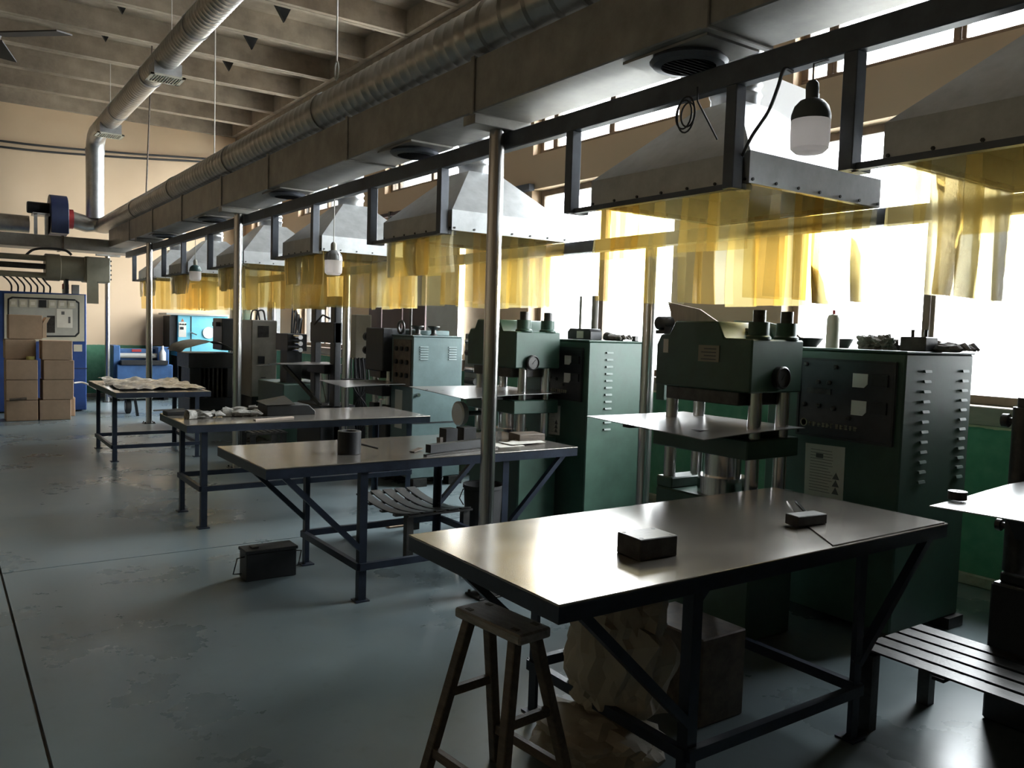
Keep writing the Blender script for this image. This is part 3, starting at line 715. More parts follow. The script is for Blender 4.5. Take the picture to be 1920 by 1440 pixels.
# plastic sheeting on the far table
g = []
for i in range(20):
    row = []
    for j in range(26):
        x = 1.62 + 0.88 * j / 25; y = 9.55 + 1.5 * i / 19
        z = 0.783 + 0.055 * abs(noise.noise((x * 4.0, y * 2.2, 1.3))) + 0.04 * abs(noise.noise((x * 11, y * 5, 4.3)))
        row.append((x + 0.03 * noise.noise((x * 5, y * 5, 0)), y + 0.05 * noise.noise((x * 6, y, 3)), z))
    g.append(row)
MATS['plastic'] = mat('plastic', (0.34, 0.32, 0.29), 0.28, 0, 0.5, 5, 0.2, 25)
one(MB().sheet(g, (0, 0, 0.003)), 'plastic_sheeting', 'plastic', 'crumpled grey plastic sheeting spread over the brown-topped table', 'plastic sheet', ang=60)

# ================================================================ STOOL, BAGS, AMMO BOX, BIN
st = thing('wooden_stool', 'worn dark wooden stool with splayed legs beside the bare table', 'stool', (1.505, 2.165, 0), rz=math.radians(-84))
Zs = 0.62
MB().bx(-0.165, 0.165, -0.068, 0.068, Zs - 0.034, Zs).build('seat', 'wood_seat', st, world=False, bevel=0.006)
for sx in (-1, 1):
    for sy in (-1, 1):
        top = (sx * 0.115, sy * 0.042, Zs - 0.034); bot = (sx * 0.20, sy * 0.165, 0.0)
        MB().bar(bot, top, 0.036, 0.034, up=(0, 1, 0)).build('leg', 'wood_worn', st, world=False, bevel=0.003)
        MB().bx(sx * 0.115 - 0.014, sx * 0.115 + 0.014, sy * 0.042 - 0.008, sy * 0.042 + 0.008, Zs, Zs + 0.002).build('tenon', 'wood_worn', st, world=False)
def at(sx, sy, z):
    k = 1 - z / (Zs - 0.034); return (sx * (0.115 + 0.085 * k), sy * (0.042 + 0.123 * k), z)
for sx in (-1, 1): MB().bar(at(sx, -1, 0.34), at(sx, 1, 0.34), 0.02, 0.03).build('rung', 'wood_worn', st, world=False)
for sy in (-1, 1): MB().bar(at(-1, sy, 0.14), at(1, sy, 0.14), 0.02, 0.032).build('rung', 'wood_worn', st, world=False)
b = MB().blob((2.10, 2.24, 0.36), (0.19, 0.20, 0.30), 3, 0.26, 2.4, 4, 0.17)
one(b, 'paper_sack', 'sack', 'tall crumpled pale sack leaning inside the legs of the bare table', 'sack', ang=20)
b = MB().blob((1.97, 2.20, 0.07), (0.22, 0.24, 0.10), 9, 0.28, 2.4, 4, 0.004)
one(b, 'paper_sack', 'sack', 'low crumpled pale sack on the floor beside the wooden stool', 'sack', ang=20)
one(MB().bx(2.46, 2.72, 2.15, 2.55, 0.0, 0.36), 'cardboard_box', 'rust_panel', 'dark old box standing under the bare table', 'box', bevel=0.006)
ab = thing('metal_case', 'small black metal case with wire handles on the floor by the table legs', 'case', (1.665, 4.93, 0))
MB().bx(1.515, 1.822, 4.86, 5.00, 0, 0.165).build('body', 'black_steel', ab, bevel=0.004)
MB().bx(1.508, 1.829, 4.853, 5.007, 0.166, 0.186).build('lid', 'black_steel', ab, bevel=0.003)
for x, s in ((1.515, -1), (1.822, 1)):
    MB().tube([(x, 4.90, 0.145), (x + s * 0.045, 4.90, 0.14), (x + s * 0.05, 4.96, 0.03), (x, 4.96, 0.025)], 0.004, 6).build('wire_handle', 'iron', ab)
MB().bx(1.56, 1.60, 4.90, 4.96, 0.186, 0.196).build('latch', 'iron', ab)
bn = thing('waste_bin', 'black waste bin behind the polished post under the table with flat bars', 'bin', (3.27, 4.99, 0))
MB().lathe([(0.12, 0.0), (0.142, 0.40), (0.15, 0.405), (0.15, 0.43), (0.135, 0.425), (0.115, 0.02)], (3.27, 4.99, 0), n=28).build('bucket', 'rubber', bn)
MB().tube([(3.125, 5.03, 0.40), (3.10, 5.04, 0.33), (3.13, 5.03, 0.28)], 0.004, 6).build('wire_handle', 'iron', bn)
one(MB().bx(2.86, 3.06, 5.66, 5.80, 0.0, 0.012), 'cardboard_scrap', 'cardboard', 'flat cardboard scrap on the floor behind the foot grid', 'cardboard')
# foot grids
def foot_grid(label, x0, x1, y0, y1, z, n=5, sag=0.0, legs=0.30, cross=2):
    t = thing('foot_grid', label, 'foot grid', ((x0 + x1) / 2, (y0 + y1) / 2, 0), group='slatted metal foot grids in front of the presses')
    wdt = (x1 - x0) / n
    zz = lambda s: z - sag * 4 * s * (1 - s)
    for k in range(n):
        g = [[(x0 + k * wdt + q, y0 + (y1 - y0) * s, zz(s)) for q in (0.012, wdt - 0.012)] for s in [i / 8 for i in range(9)]]
        MB().sheet(g, (0, 0, -0.008)).build('slat', 'iron', t)
    for i in range(cross + 2):
        s = i / (cross + 1); s = min(max(s, 0.02), 0.98); y = y0 + (y1 - y0) * s
        MB().bx(x0, x1, y - 0.022, y + 0.022, zz(s) - 0.022, zz(s) - 0.009).build('cross_bar', 'iron', t)
    for x in (x0 + 0.03, x1 - 0.03):
        for y in (y0 + 0.05, y1 - 0.05):
            MB().bx(x - 0.025, x + 0.025, y - 0.025, y + 0.025, 0, z - 0.022).build('leg', 'iron', t)
foot_grid('flat slatted metal foot grid of five bars by the low press', 3.02, 3.52, 0.85, 1.85, 0.33)
foot_grid('sagging slatted metal foot grid under the table with the ring', 2.56, 3.06, 4.80, 5.62, 0.32, sag=0.05, cross=3)
foot_grid('small slatted metal foot grid behind the table with the gloves', 2.70, 3.09, 8.55, 8.96, 0.40, n=6, cross=1)

# ================================================================ PRESSES
def press(label, X0, Ym, body, zs=1.09, sheet=(-0.46, 0.30, -0.37, 0.48), nuts=True, hump=True, wy=0.33, topz=1.545, hz=1.275):
    cw = wy - 0.045; pz = zs - 0.05
    t = thing('hydraulic_press', label, 'press', (X0 + 0.13, Ym, 0), group='hydraulic presses along the window wall')
    X = lambda u: X0 + u
    Y = lambda v: Ym + v
    MB().bx(X(-0.05), X(0.30), Y(-wy - 0.01), Y(wy + 0.01), 0.0, 0.70).build('base', body, t, bevel=0.01)
    for v in (-wy - 0.01, wy - 0.11): MB().bx(X(-0.045), X(0.29), Y(v), Y(v + 0.12), 0.70, 0.76).build('base_ledge', body, t, bevel=0.006)
    MB().lathe([(0.13, 0.70), (0.13, 0.80), (0.10, 0.80), (0.10, pz - 0.10)], (X(0.11), Y(0), 0), n=28).build('ram', 'polished', t)
    MB().bx(X(-0.10), X(0.31), Y(-wy), Y(wy), pz - 0.10, pz).build('lower_platen', body, t, bevel=0.006)
    MB().bx(X(-0.06), X(0.28), Y(-wy + 0.09), Y(wy - 0.09), pz, zs - 0.016).build('heating_plate', 'iron', t, bevel=0.003)
    for u in (0.0, 0.22):
        for v in (-cw, cw):
            MB().lathe([(0.034, 0.66), (0.034, 1.34)], (X(u), Y(v), 0), n=20).build('column', 'stainless', t)
    if hump:
        poly = [(wy, 1.275), (wy, 1.50), (wy - 0.03, 1.555), (0.235, 1.56), (0.195, 1.63), (-0.105, 1.63), (-0.15, topz), (-wy, topz), (-wy, 1.275)]
    else:
        poly = [(wy, hz), (wy, 1.535), (-wy, 1.535), (-wy, hz)]
    MB().prism([(X(-0.10), Y(v), z) for v, z in poly], (0.41, 0, 0)).build('head', body, t, bevel=0.008)
    MB().bx(X(-0.08), X(0.28), Y(-wy + 0.085), Y(wy - 0.07), hz - 0.07, hz).build('upper_platen', 'iron', t, bevel=0.004)
    if nuts:
        for u in (0.0, 0.22):
            n = MB().lathe([(0.062, topz), (0.062, topz + 0.012), (0.052, topz + 0.02), (0.052, topz + 0.085)], (X(u), Y(-0.285), 0), n=20).build('column_nut', body, t)
            MB().lathe([(0.032, topz + 0.085), (0.032, topz + 0.145)], (X(u), Y(-0.285), 0), n=16).build('thread_end', 'iron', n)
    g = []
    u0, u1, v0, v1 = sheet
    for i in range(8):
        row = []
        for j in range(8):
            u = u0 + (u1 - u0) * i / 7; v = v0 + (v1 - v0) * j / 7
            row.append((X(u), Y(v), zs + 0.002 * noise.noise((u * 4 + X0, v * 4 + Ym, 0)) - 0.012 * (1 - i / 7) ** 2 * (1 - j / 7) * 2))
        g.append(row)
    MB().sheet(g, (0, 0, 0.004)).build('tray_sheet', 'tray_steel', t, ang=60)
    MB().bx(X(-0.30), X(-0.06), Y(0.30), Y(0.36), zs - 0.05, zs - 0.006).build('tray_arm', 'black_steel', t)
    MB().bx(X(-0.30), X(-0.06), Y(-0.20), Y(-0.14), zs - 0.05, zs - 0.006).build('tray_arm', 'black_steel', t)
    return t
pA = press('dark green press with a brass plate on its humped head and cardboard on top', 3.40, 2.99, 'green_paint')
X0 = 3.40 - 0.10
MB().bx(X0 - 0.004, X0, 2.865, 3.005, 1.42, 1.505).build('name_plate', 'olive_paint', pA)
MB().bx(X0 - 0.003, X0, 3.225, 3.262, 1.455, 1.53).build('name_plate', 'paper', pA)
tx = MB()
for k in range(4): tx.bx(X0 - 0.0052, X0 - 0.004, 2.885, 2.985 - 0.02 * (k % 2), 1.43 + k * 0.018, 1.436 + k * 0.018)
tx.build('plate_marks', 'ink', pA)
pB = press('dark green press beside the cabinet that carries the black labelled box', 3.55, 5.22, 'green_paint', sheet=(-0.55, 0.30, -0.37, 0.45))
MB().lathe([(0.018, 5.62), (0.018, 5.66), (0.03, 5.66), (0.03, 5.69)], (3.55, -0.08, 1.50), 'Y', n=14).build('knob', 'iron', pB)
pC = press('black compact press joined to the teal cabinet', 3.78, 7.72, 'black_steel', zs=1.0, sheet=(-0.68, -0.06, -0.62, 0.0), nuts=False, hump=False, wy=0.2, hz=1.10)
for z in (1.44, 1.30):
    MB().lathe([(0.02, 7.92), (0.02, 7.95), (0.04, 7.95), (0.045, 7.99), (0.03, 8.01)], (3.72, 0, z), 'Y', n=14).build('knob', 'black_steel', pC)
# low press by the frame edge
p0 = thing('hydraulic_press', 'low black press whose bright sheet carries a small dark disc', 'press', (3.3, 1.1, 0), group='hydraulic presses along the window wall')
MB().bx(3.56, 4.10, 0.62, 1.60, 0, 0.58).build('base', 'black_steel', p0, bevel=0.01)
MB().bx(3.59, 4.0, 0.8, 1.58, 0.58, 0.62).build('base_ledge', 'black_steel', p0, bevel=0.006)
MB().lathe([(0.045, 0.62), (0.045, 1.30), (0.03, 1.30), (0.03, 1.34)], (3.66, 1.555, 0), n=20).build('column', 'iron', p0)
MB().lathe([(0.045, 0.62), (0.045, 1.30)], (3.66, 0.85, 0), n=20).build('column', 'iron', p0)
MB().lathe([(0.10, 0.62), (0.10, 0.94)], (3.75, 1.15, 0), n=24).build('ram', 'polished', p0)
MB().bx(3.30, 4.0, 0.75, 1.37, 0.94, 1.012).build('lower_platen', 'black_steel', p0, bevel=0.006)
MB().lathe([(0.014, 1.595), (0.014, 1.615), (0.028, 1.615), (0.028, 1.64)], (3.66, 0, 1.24), 'Y', n=12).build('knob', 'iron', p0)
MB().lathe([(0.014, 1.595), (0.014, 1.615), (0.025, 1.615), (0.025, 1.635)], (3.66, 0, 0.80), 'Y', n=12).build('knob', 'iron', p0)
MB().sheet([[(2.68 + 0.22 * i, 0.55 + 0.23 * j - 0.015 * (4 - i) * (j == 4), 1.018 + 0.006 * math.sin(i * 1.3 + j)) for j in range(5)] for i in range(5)], (0, 0, 0.004)).build('tray_sheet', 'tray_steel', p0, ang=60)
MB().prism([(2.88, 1.22, 1.012), (3.12, 1.22, 1.012), (3.22, 1.22, 0.94), (2.98, 1.22, 0.90)], (0, 0.05, 0)).build('tray_arm', 'black_steel', p0)
one(MB().lathe([(0.03, 1.022), (0.03, 1.05), (0.008, 1.05), (0.008, 1.022)], (2.86, 1.41, 0), n=24, closed=True), 'steel_disc', 'iron', 'small dark steel disc on the bright sheet of the low press', 'disc')
# open-frame press
pD = thing('frame_press', 'tall black open-frame press with a curved sheet and daylight through its gap', 'press', (3.85, 9.15, 0))
for y in (8.92, 9.52):
    MB().bx(3.78, 3.86, y - 0.07, y + 0.07, 0, 1.86).build('upright', 'black_steel', pD, bevel=0.008)
MB().bx(3.77, 3.87, 8.85, 9.59, 1.34, 1.58).build('cross_head', 'black_steel', pD, bevel=0.008)
MB().bx(3.77, 3.87, 8.85, 9.59, 1.76, 1.88).build('top_beam', 'black_steel', pD, bevel=0.008)
MB().bx(3.62, 4.05, 8.85, 9.59, 0.0, 0.62).build('base', 'black_steel', pD, bevel=0.01)
MB().bx(3.70, 4.0, 8.95, 9.49, 0.98, 1.085).build('lower_platen', 'black_steel', pD, bevel=0.006)
MB().lathe([(0.09, 0.62), (0.09, 0.98)], (3.85, 9.22, 0), n=24).build('ram', 'polished', pD)
MB().sheet([[(3.18 + 0.13 * i, 8.9 + 0.15 * j, 1.092 + 0.014 * math.sin(j * 0.9) - 0.010 * (5 - i) * (j / 6)) for j in range(7)] for i in range(6)], (0, 0, 0.004)).build('tray_sheet', 'tray_steel', pD, ang=60)
MB().bar((3.40, 9.45, 1.06), (3.66, 8.95, 0.62), 0.03, 0.04).build('tray_brace', 'iron', pD)
MB().tube([(3.76, 8.95, 1.62), (3.68, 8.97, 1.66), (3.62, 9.08, 1.55)], 0.012, 8).build('lever', 'iron', pD)
pD.location.y += 0.12
# cabinet builder
def cabinet(label, x0, x1, y0, y1, zt, body, louv=True, panel=True, zb=0.06, rows=12):
    t = thing('control_cabinet', label, 'cabinet', ((x0 + x1) / 2, (y0 + y1) / 2, 0), group='control cabinets beside the presses')
    MB().bx(x0, x1, y0, y1, zb, zt).build('body', body, t, bevel=0.008)
    MB().bx(x0 - 0.006, x1 + 0.006, y0 - 0.006, y1 + 0.006, zt, zt + 0.012).build('top_sheet', body, t, bevel=0.003)
    for x in (x0 + 0.08, x1 - 0.08):
        MB().bx(x - 0.06, x + 0.09, y0 - 0.03, y0 + 0.08, 0, zb).build('foot', 'iron', t)
        MB().bx(x - 0.06, x + 0.09, y1 - 0.08, y1, 0, zb).build('foot', 'iron', t)
    if louv:
        first = None
        for xx in (x0 + 0.20, x1 - 0.09):
            for k in range(rows):
                if first is None:
                    first = MB().prism([(-0.032, 0, 0.0), (0.032, 0, 0.0), (0.032, -0.012, 0.0), (-0.032, -0.012, 0.0)], (0, 0.004, 0.013)).build('louvre', body, t, world=False)
                    o = first
                else: o = dup(first, t)
                o.location = (xx - (x0 + x1) / 2, y0 - (y0 + y1) / 2, 1.40 - k * 0.052)
    return t
def quad_on_x(x, pts, th=-0.003): return MB().prism([PX(px, py, x) for px, py in pts], (th, 0, 0))
def quad_on_y(y, pts, th=-0.003): return MB().prism([PY(px, py, y) for px, py in pts], (0, th, 0))
XA = 3.97
cA = cabinet('large green cabinet with a notice and dark meter panel under the spray can', XA, 4.64, 2.25, 3.07, 1.495, 'green_paint')
def meter_panel(t, x, yl, yr, z0, z1, papers=True):
    f = MB().bx(x - 0.012, x, yr, yl, z0, z1)
    p = f.build('meter_panel', 'dark_panel', t, bevel=0.003)
    w = yl - yr; h = z1 - z0; xf = x - 0.012
    Yf = lambda s: yl - w * s
    Zf = lambda s: z1 - h * s
    fr = MB().bx(xf - 0.008, xf, yr, yl, z1 - 0.012, z1).bx(xf - 0.008, xf, yr, yl, z0, z0 + 0.012).bx(xf - 0.008, xf, yr, yr + 0.012, z0 + 0.012, z1 - 0.012).bx(xf - 0.008, xf, yl - 0.012, yl, z0 + 0.012, z1 - 0.012)
    fr.build('panel_frame', 'black_steel', p)
    for s0, s1, q0, q1, m in ((0.58, 0.73, 0.16, 0.33, 'white_plastic'), (0.58, 0.73, 0.49, 0.67, 'white_plastic')):
        a, b_, c_, d_ = Yf(s0), Yf(s1), Zf(q0), Zf(q1)
        MB().prism([(xf, a, c_), (xf, b_, c_), (xf, b_, d_ + 0.02), (xf, b_ + 0.02, d_), (xf, a, d_)], (-0.004, 0, 0)).build('meter_face', m, p)
    for s0, q0 in ((0.78, 0.16), (0.78, 0.49)):
        MB().bx(xf - 0.012, xf, Yf(s0 + 0.15), Yf(s0), Zf(q0 + 0.14), Zf(q0)).build('controller', 'black_steel', p)
    MB().bx(xf - 0.006, xf, Yf(0.36), Yf(0.10), Zf(0.45), Zf(0.38)).build('display', 'iron', p)
    for s0, q0 in ((0.08, 0.08), (0.40, 0.10), (0.22, 0.30), (0.34, 0.30), (0.08, 0.60), (0.24, 0.60), (0.40, 0.62), (0.56, 0.72)):
        MB().lathe([(0.013, 0), (0.013, -0.012), (0.008, -0.018)], (xf, Yf(s0), Zf(q0)), 'X', n=12).build('push_button', 'iron', p)
    tx = MB(); rnd = random.Random(3)
    MB().lathe([(0.022, 0), (0.022, -0.003), (0.016, -0.003), (0.016, 0)], (xf, Yf(0.08), Zf(0.83)), 'X', n=20).build('emblem_ring', 'pale_ink', p)
    for k in range(11):
        yy = Yf(0.15 + k * 0.048); zz = Zf(0.84)
        for q in range(5):
            dy = rnd.uniform(-0.008, 0.008); dz = rnd.uniform(-0.010, 0.010)
            if q % 2: tx.bx(xf - 0.002, xf, yy - 0.010, yy + 0.008, zz + dz, zz + dz + 0.0025)
            else: tx.bx(xf - 0.002, xf, yy + dy, yy + dy + 0.0025, zz - 0.012, zz + 0.012)
    tx.build('panel_lettering', 'pale_ink', p)
def notice(t, x, pts):
    p = quad_on_x(x, pts, -0.002).build('notice', 'paper', t)
    a = [PX(q[0], q[1], x - 0.0021) for q in pts]
    yl, yr = max(v.y for v in a), min(v.y for v in a); z1, z0 = max(v.z for v in a), min(v.z for v in a)
    w, h = yl - yr, z1 - z0; tx = MB(); rnd = random.Random(5)
    for k in range(15):
        zz = z1 - h * (0.12 + 0.054 * k)
        tx.bx(x - 0.003, x - 0.002, yl - w * rnd.uniform(0.6, 0.72), yl - w * 0.14, zz, zz + h * 0.008)
    tx.bx(x - 0.003, x - 0.002, yl - w * 0.46, yl - w * 0.28, z1 - h * 0.26, z1 - h * 0.18)
    tx.build('printed_text', 'ink', p)
    for k in range(3):
        yc, zc, s = yr + w * 0.20, z1 - h * (0.55 + 0.135 * k), w * 0.085
        MB().prism([(x - 0.003, yc + s, zc - s * 0.8), (x - 0.003, yc - s, zc - s * 0.8), (x - 0.003, yc, zc + s)], (0.001, 0, 0)).build('warning_triangle', 'ink', p)
a1, a2 = PX(1503, 672, XA), PX(1687, 820, XA)
meter_panel(cA, XA, a1.y, PX(1684, 700, XA).y, PX(1600, 828, XA).z, PX(1503, 670, XA).z)
notice(cA, XA, [(1511, 830), (1585, 839), (1580, 942), (1508, 928)])
def gauge(t, px, py, y, r):
    g0 = PY(px, py, y)
    gg = MB().lathe([(r, 0), (r, -0.03), (r - 0.008, -0.035), (r - 0.01, -0.026), (0.0, -0.026)], (g0.x, y, g0.z), 'Y', n=32).build('pressure_gauge', 'iron', t)
    MB().lathe([(r - 0.012, -0.027), (0.0, -0.0275)], (g0.x, y, g0.z), 'Y', n=28).build('dial', 'iron', gg)
    MB().bar((g0.x - 0.01, y - 0.029, g0.z - 0.01), (g0.x + 0.02, y - 0.029, g0.z + 0.022), 0.003, 0.003).build('needle', 'black_steel', gg)
gauge(pA, 1460, 708, 2.66, 0.058)
gauge(pB, 996, 680, 4.89, 0.055)
XB = 3.92
yB = PX(1105, 640, XB).y
cB = cabinet('green cabinet with louvre columns and a black labelled box on its top', XB, XB + 0.66, yB, PX(985, 640, XB).y - 0.02, 1.485, 'green_paint')
meter_panel(cB, XB, PX(1019, 650, XB).y, PX(1096, 650, XB).y, PX(1050, 748, XB).z, PX(1019, 648, XB).z)
notice(cB, XB, [(1017, 758), (1051, 761), (1049, 816), (1016, 812)])
XC = 3.77
yC = PX(775, 632, XC).y
cC = cabinet('pale teal cabinet with a rusty dial panel and rolls on its top', XC, PY(868, 630, yC).x, yC, PX(735, 628, XC).y, 1.462, 'teal_paint', louv=False, zb=0.08)
first = None
for xo in (0.12, 0.44):
    for k in range(6):
        if first is None:
            first = MB().prism([(-0.045, 0, 0), (0.045, 0, 0), (0.045, -0.010, 0), (-0.045, -0.010, 0)], (0, 0.004, 0.010)).build('louvre', 'teal_paint', cC, world=False); o = first
        else: o = dup(first, cC)
        o.location = (XC + xo - cC['_o'][0], yC - cC['_o'][1], 1.36 - k * 0.024)
MB().bx(XC, PY(868, 630, yC).x, yC - 0.004, yC, 0.62, 0.632).build('door_gap', 'black_steel', cC)
MB().bx(XC - 0.012, XC, yC + 0.03, PX(738, 640, XC).y - 0.02, 0.97, 1.43).build('dial_panel', 'rust_panel', cC, bevel=0.003)
for i in range(3):
    for j in range(3):
        MB().lathe([(0.024, 0), (0.024, -0.02), (0.014, -0.026)], (XC - 0.012, yC + 0.09 + i * 0.11, 1.34 - j * 0.13), 'X', n=14).build('dial_knob', 'black_steel', cC)
MB().bx(XC - 0.003, XC, yC + 0.20, yC + 0.35, 0.55, 0.93).build('notice', 'paper', cC)
MB().lathe([(0.018, 0), (0.018, -0.03)], (XC + 0.06, yC, 0.90), 'Y', n=14).build('door_knob', 'polished', cC)

# ================================================================ SMALL THINGS ON CABINETS
def on_cab(px, x, z, y=None): return PX(px, 655, x).y
zA = 1.507
y = on_cab(1560, 4.20, zA)
sc = thing('spray_can', 'pale spray can with red nozzle standing on the large green cabinet', 'spray can', (4.20, y, zA))
MB().lathe([(0.037, zA), (0.037, zA + 0.165), (0.028, zA + 0.187), (0.014, zA + 0.192)], (4.20, y, 0), n=24).build('can', 'cream_panel', sc)
MB().lathe([(0.009, zA + 0.19), (0.009, zA + 0.213), (0.004, zA + 0.216)], (4.20, y, 0), n=10).build('nozzle', 'red', sc)
def bowl(px, x, label, r=0.07, m='iron'):
    y = on_cab(px, x, zA)
    b = thing('bowl', label, 'bowl', (x, y, zA))
    MB().lathe([(0.0, zA), (r * 0.55, zA), (r, zA + 0.055), (r - 0.004, zA + 0.055), (r * 0.53, zA + 0.005), (0.0, zA + 0.005)], (x, y, 0), n=28).build('shell', m, b)
    return b, y
b1, yb1 = bowl(1516, 4.30, 'shallow dark bowl holding a stick beside the spray can', 0.085)
MB().tube([(4.30, yb1, zA + 0.01), (4.25, yb1 + 0.10, zA + 0.10)], 0.006, 8).build('stick', 'wood_worn', b1)
bowl(1580, 4.36, 'small open bowl behind the spray can', 0.06)
def rag(px, x, z, label, r, seed, m='rag'):
    y = on_cab(px, x, z); return one(MB().blob((x, y, z + r[2] * 0.75), r, seed, 0.5, 2.2, 4, z), 'rag', m, label, 'rag', 'crumpled rags')
rag(1628, 4.25, zA, 'dark crumpled rag closest to the spray can', (0.05, 0.06, 0.045), 4)
rag(1658, 4.20, zA, 'dark crumpled rag beside the box with two pins', (0.05, 0.055, 0.045), 6)
yq = on_cab(1722, 4.22, zA)
pb = thing('switch_box', 'dark square box with two upright pins on the large green cabinet', 'box', (4.22, yq, zA))
MB().bx(4.16, 4.28, yq - 0.07, yq + 0.07, zA, zA + 0.075).build('body', 'iron', pb, bevel=0.004)
for d in (-0.035, 0.035): MB().lathe([(0.009, zA + 0.075), (0.009, zA + 0.112)], (4.22, yq + d, 0), n=12).build('pin', 'iron', pb)
glove(4.27, on_cab(1778, 4.27, zA), zA, -1.9, 'grey glove flopped on the cabinet end past the box with pins', 1.05, m='rag')
one(MB().lathe([(0.02, zA), (0.02, zA + 0.03), (0.006, zA + 0.03), (0.006, zA + 0.06)], (4.24, on_cab(1682, 4.24, zA), 0), n=14), 'bolt', 'iron', 'small upright bolt between the rags and the box with pins', 'bolt')
zB = 1.497
yq = on_cab(1100, 4.15, zB)
bb = thing('junction_box', 'black box with a pale label standing on the louvred green cabinet', 'box', (4.15, yq, zB))
MB().prism([(4.08, yq - 0.12, zB), (4.08, yq + 0.16, zB), (4.08, yq + 0.16, zB + 0.06), (4.08, yq + 0.13, zB + 0.085), (4.08, yq - 0.10, zB + 0.085), (4.08, yq - 0.12, zB + 0.06)], (0.12, 0, 0)).build('body', 'black_steel', bb, bevel=0.004)
MB().bx(4.077, 4.08, yq - 0.04, yq + 0.04, zB + 0.01, zB + 0.065).build('label_sticker', 'white_plastic', bb)
glove(4.30, on_cab(1155, 4.30, zB), zB, -1.7, 'dark glove lying beside the black labelled box', 1.0, m='rag')
one(MB().bx(4.36, 4.40, on_cab(1190, 4.38, zB) - 0.02, on_cab(1190, 4.38, zB) + 0.02, zB, zB + 0.04), 'small_block', 'iron', 'tiny dark block at the edge of the louvred green cabinet', 'block', bevel=0.003)
for px, hgt, rad, l in ((1088, 0.36, 0.012, 'thin upright rod behind the black labelled box'), (1115, 0.36, 0.028, 'thick upright pipe behind the black labelled box')):
    yy = PX(px, 600, 4.50).y
    one(MB().lathe([(rad * 1.6, zB), (rad * 1.6, zB + 0.03), (rad, zB + 0.03), (rad, zB + hgt)], (4.50, yy, 0), n=16), 'upright_pipe', 'grey_beige', l, 'pipe')
zCt = 1.474
for px, x, l in ((783, 3.86, 'dark waisted roller end on the teal cabinet beside the ring'), (813, 4.08, 'dark waisted roller end on the far corner of the teal cabinet')):
    yy = PX(px, 625, x).y
    one(MB().lathe([(0.045, zCt), (0.025, zCt + 0.02), (0.025, zCt + 0.055), (0.062, zCt + 0.085), (0.062, zCt + 0.095), (0.0, zCt + 0.09)], (x, yy, 0), n=20), 'roller', 'iron', l, 'roller')
yy = PX(752, 610, 3.82).y
rg = MB(); 
for k in range(25):
    pass
one(MB().tube([(3.82 + 0.0, yy + 0.06 * math.cos(2 * PI * k / 24), zCt + 0.075 + 0.06 * math.sin(2 * PI * k / 24)) for k in range(25)], 0.014, 10), 'eye_ring', 'iron', 'upright iron lifting ring on the teal cabinet', 'ring')
one(MB().prism([(3.90, yC + 0.22, zCt), (3.90, yC + 0.42, zCt), (4.3, yC + 0.40, zCt), (4.3, yC + 0.22, zCt)], (0, 0, 0.05)), 'oil_pan', 'teal_paint', 'flat teal pan behind the rollers on the teal cabinet', 'pan', bevel=0.006)
yy = PX(770, 610, 3.865).y
one(MB().lathe([(0.014, zCt), (0.014, zCt + 0.34), (0.022, zCt + 0.34), (0.022, zCt + 0.38)], (3.865, yy, 0), n=12), 'upright_pipe', 'iron', 'slim dark pipe rising between the rollers of the teal cabinet', 'pipe')
# on the press with the cardboard
cbp = [PX(1252, 566, 3.735), PX(1312, 580, 3.735), PX(1345, 603, 3.735), PX(1348, 640, 3.735), PX(1272, 640, 3.735)]
one(MB().prism(cbp, (0.012, 0, 0)), 'cardboard_sheet', 'board_tan', 'ribbed tan cardboard sheet standing behind the humped press head', 'cardboard')
p = PX(1246, 606, 3.62)
mt = MB().lathe([(0.03, -0.05), (0.042, -0.045), (0.042, 0.045), (0.03, 0.05)], p, 'Y', n=18).build('pump_motor', 'iron', pA)
MB().bx(p.x - 0.05, p.x + 0.05, p.y - 0.05, p.y + 0.02, p.z - 0.065, p.z - 0.042).build('motor_foot', 'iron', mt)
MB().bx(p.x - 0.05, p.x + 0.06, p.y - 0.10, p.y - 0.05, p.z - 0.10, p.z - 0.02).build('bracket', 'black_steel', mt)
q = PX(1240, 700, 3.75)
MB().bx(3.66, 3.69, PX(1246, 700, 3.66).y, PX(1231, 700, 3.66).y, PX(1238, 750, 3.66).z, PX(1238, 655, 3.66).z).build('side_panel', 'green_paint', pA, bevel=0.004)
rag(1392, 3.52, 1.55, 'stained rag heap on the humped press beside its column nuts', (0.05, 0.06, 0.03), 12)
MB().prism([PX(1376, 601, 3.72), PX(1435, 603, 3.72), PX(1462, 610, 3.72), PX(1462, 640, 3.72), PX(1376, 630, 3.72)], (0.01, 0, 0)).build('clear_cover', 'white_board', pA)
# handwheel at the second press
hw = thing('hand_wheel', 'grey round handwheel below the sheet of the press by the labelled box', 'wheel', (3.40, 5.62, 0.86))
pz = PX(868, 775, 3.36)
MB().lathe([(0.0, 0.0), (0.088, 0.0), (0.095, -0.012), (0.095, -0.045), (0.08, -0.055), (0.03, -0.045), (0.0, -0.045)], pz, 'X', n=32).build('wheel', 'white_plastic', hw)
MB().lathe([(0.02, 0.0), (0.02, 0.16)], pz, 'X', n=14).build('axle', 'iron', hw)

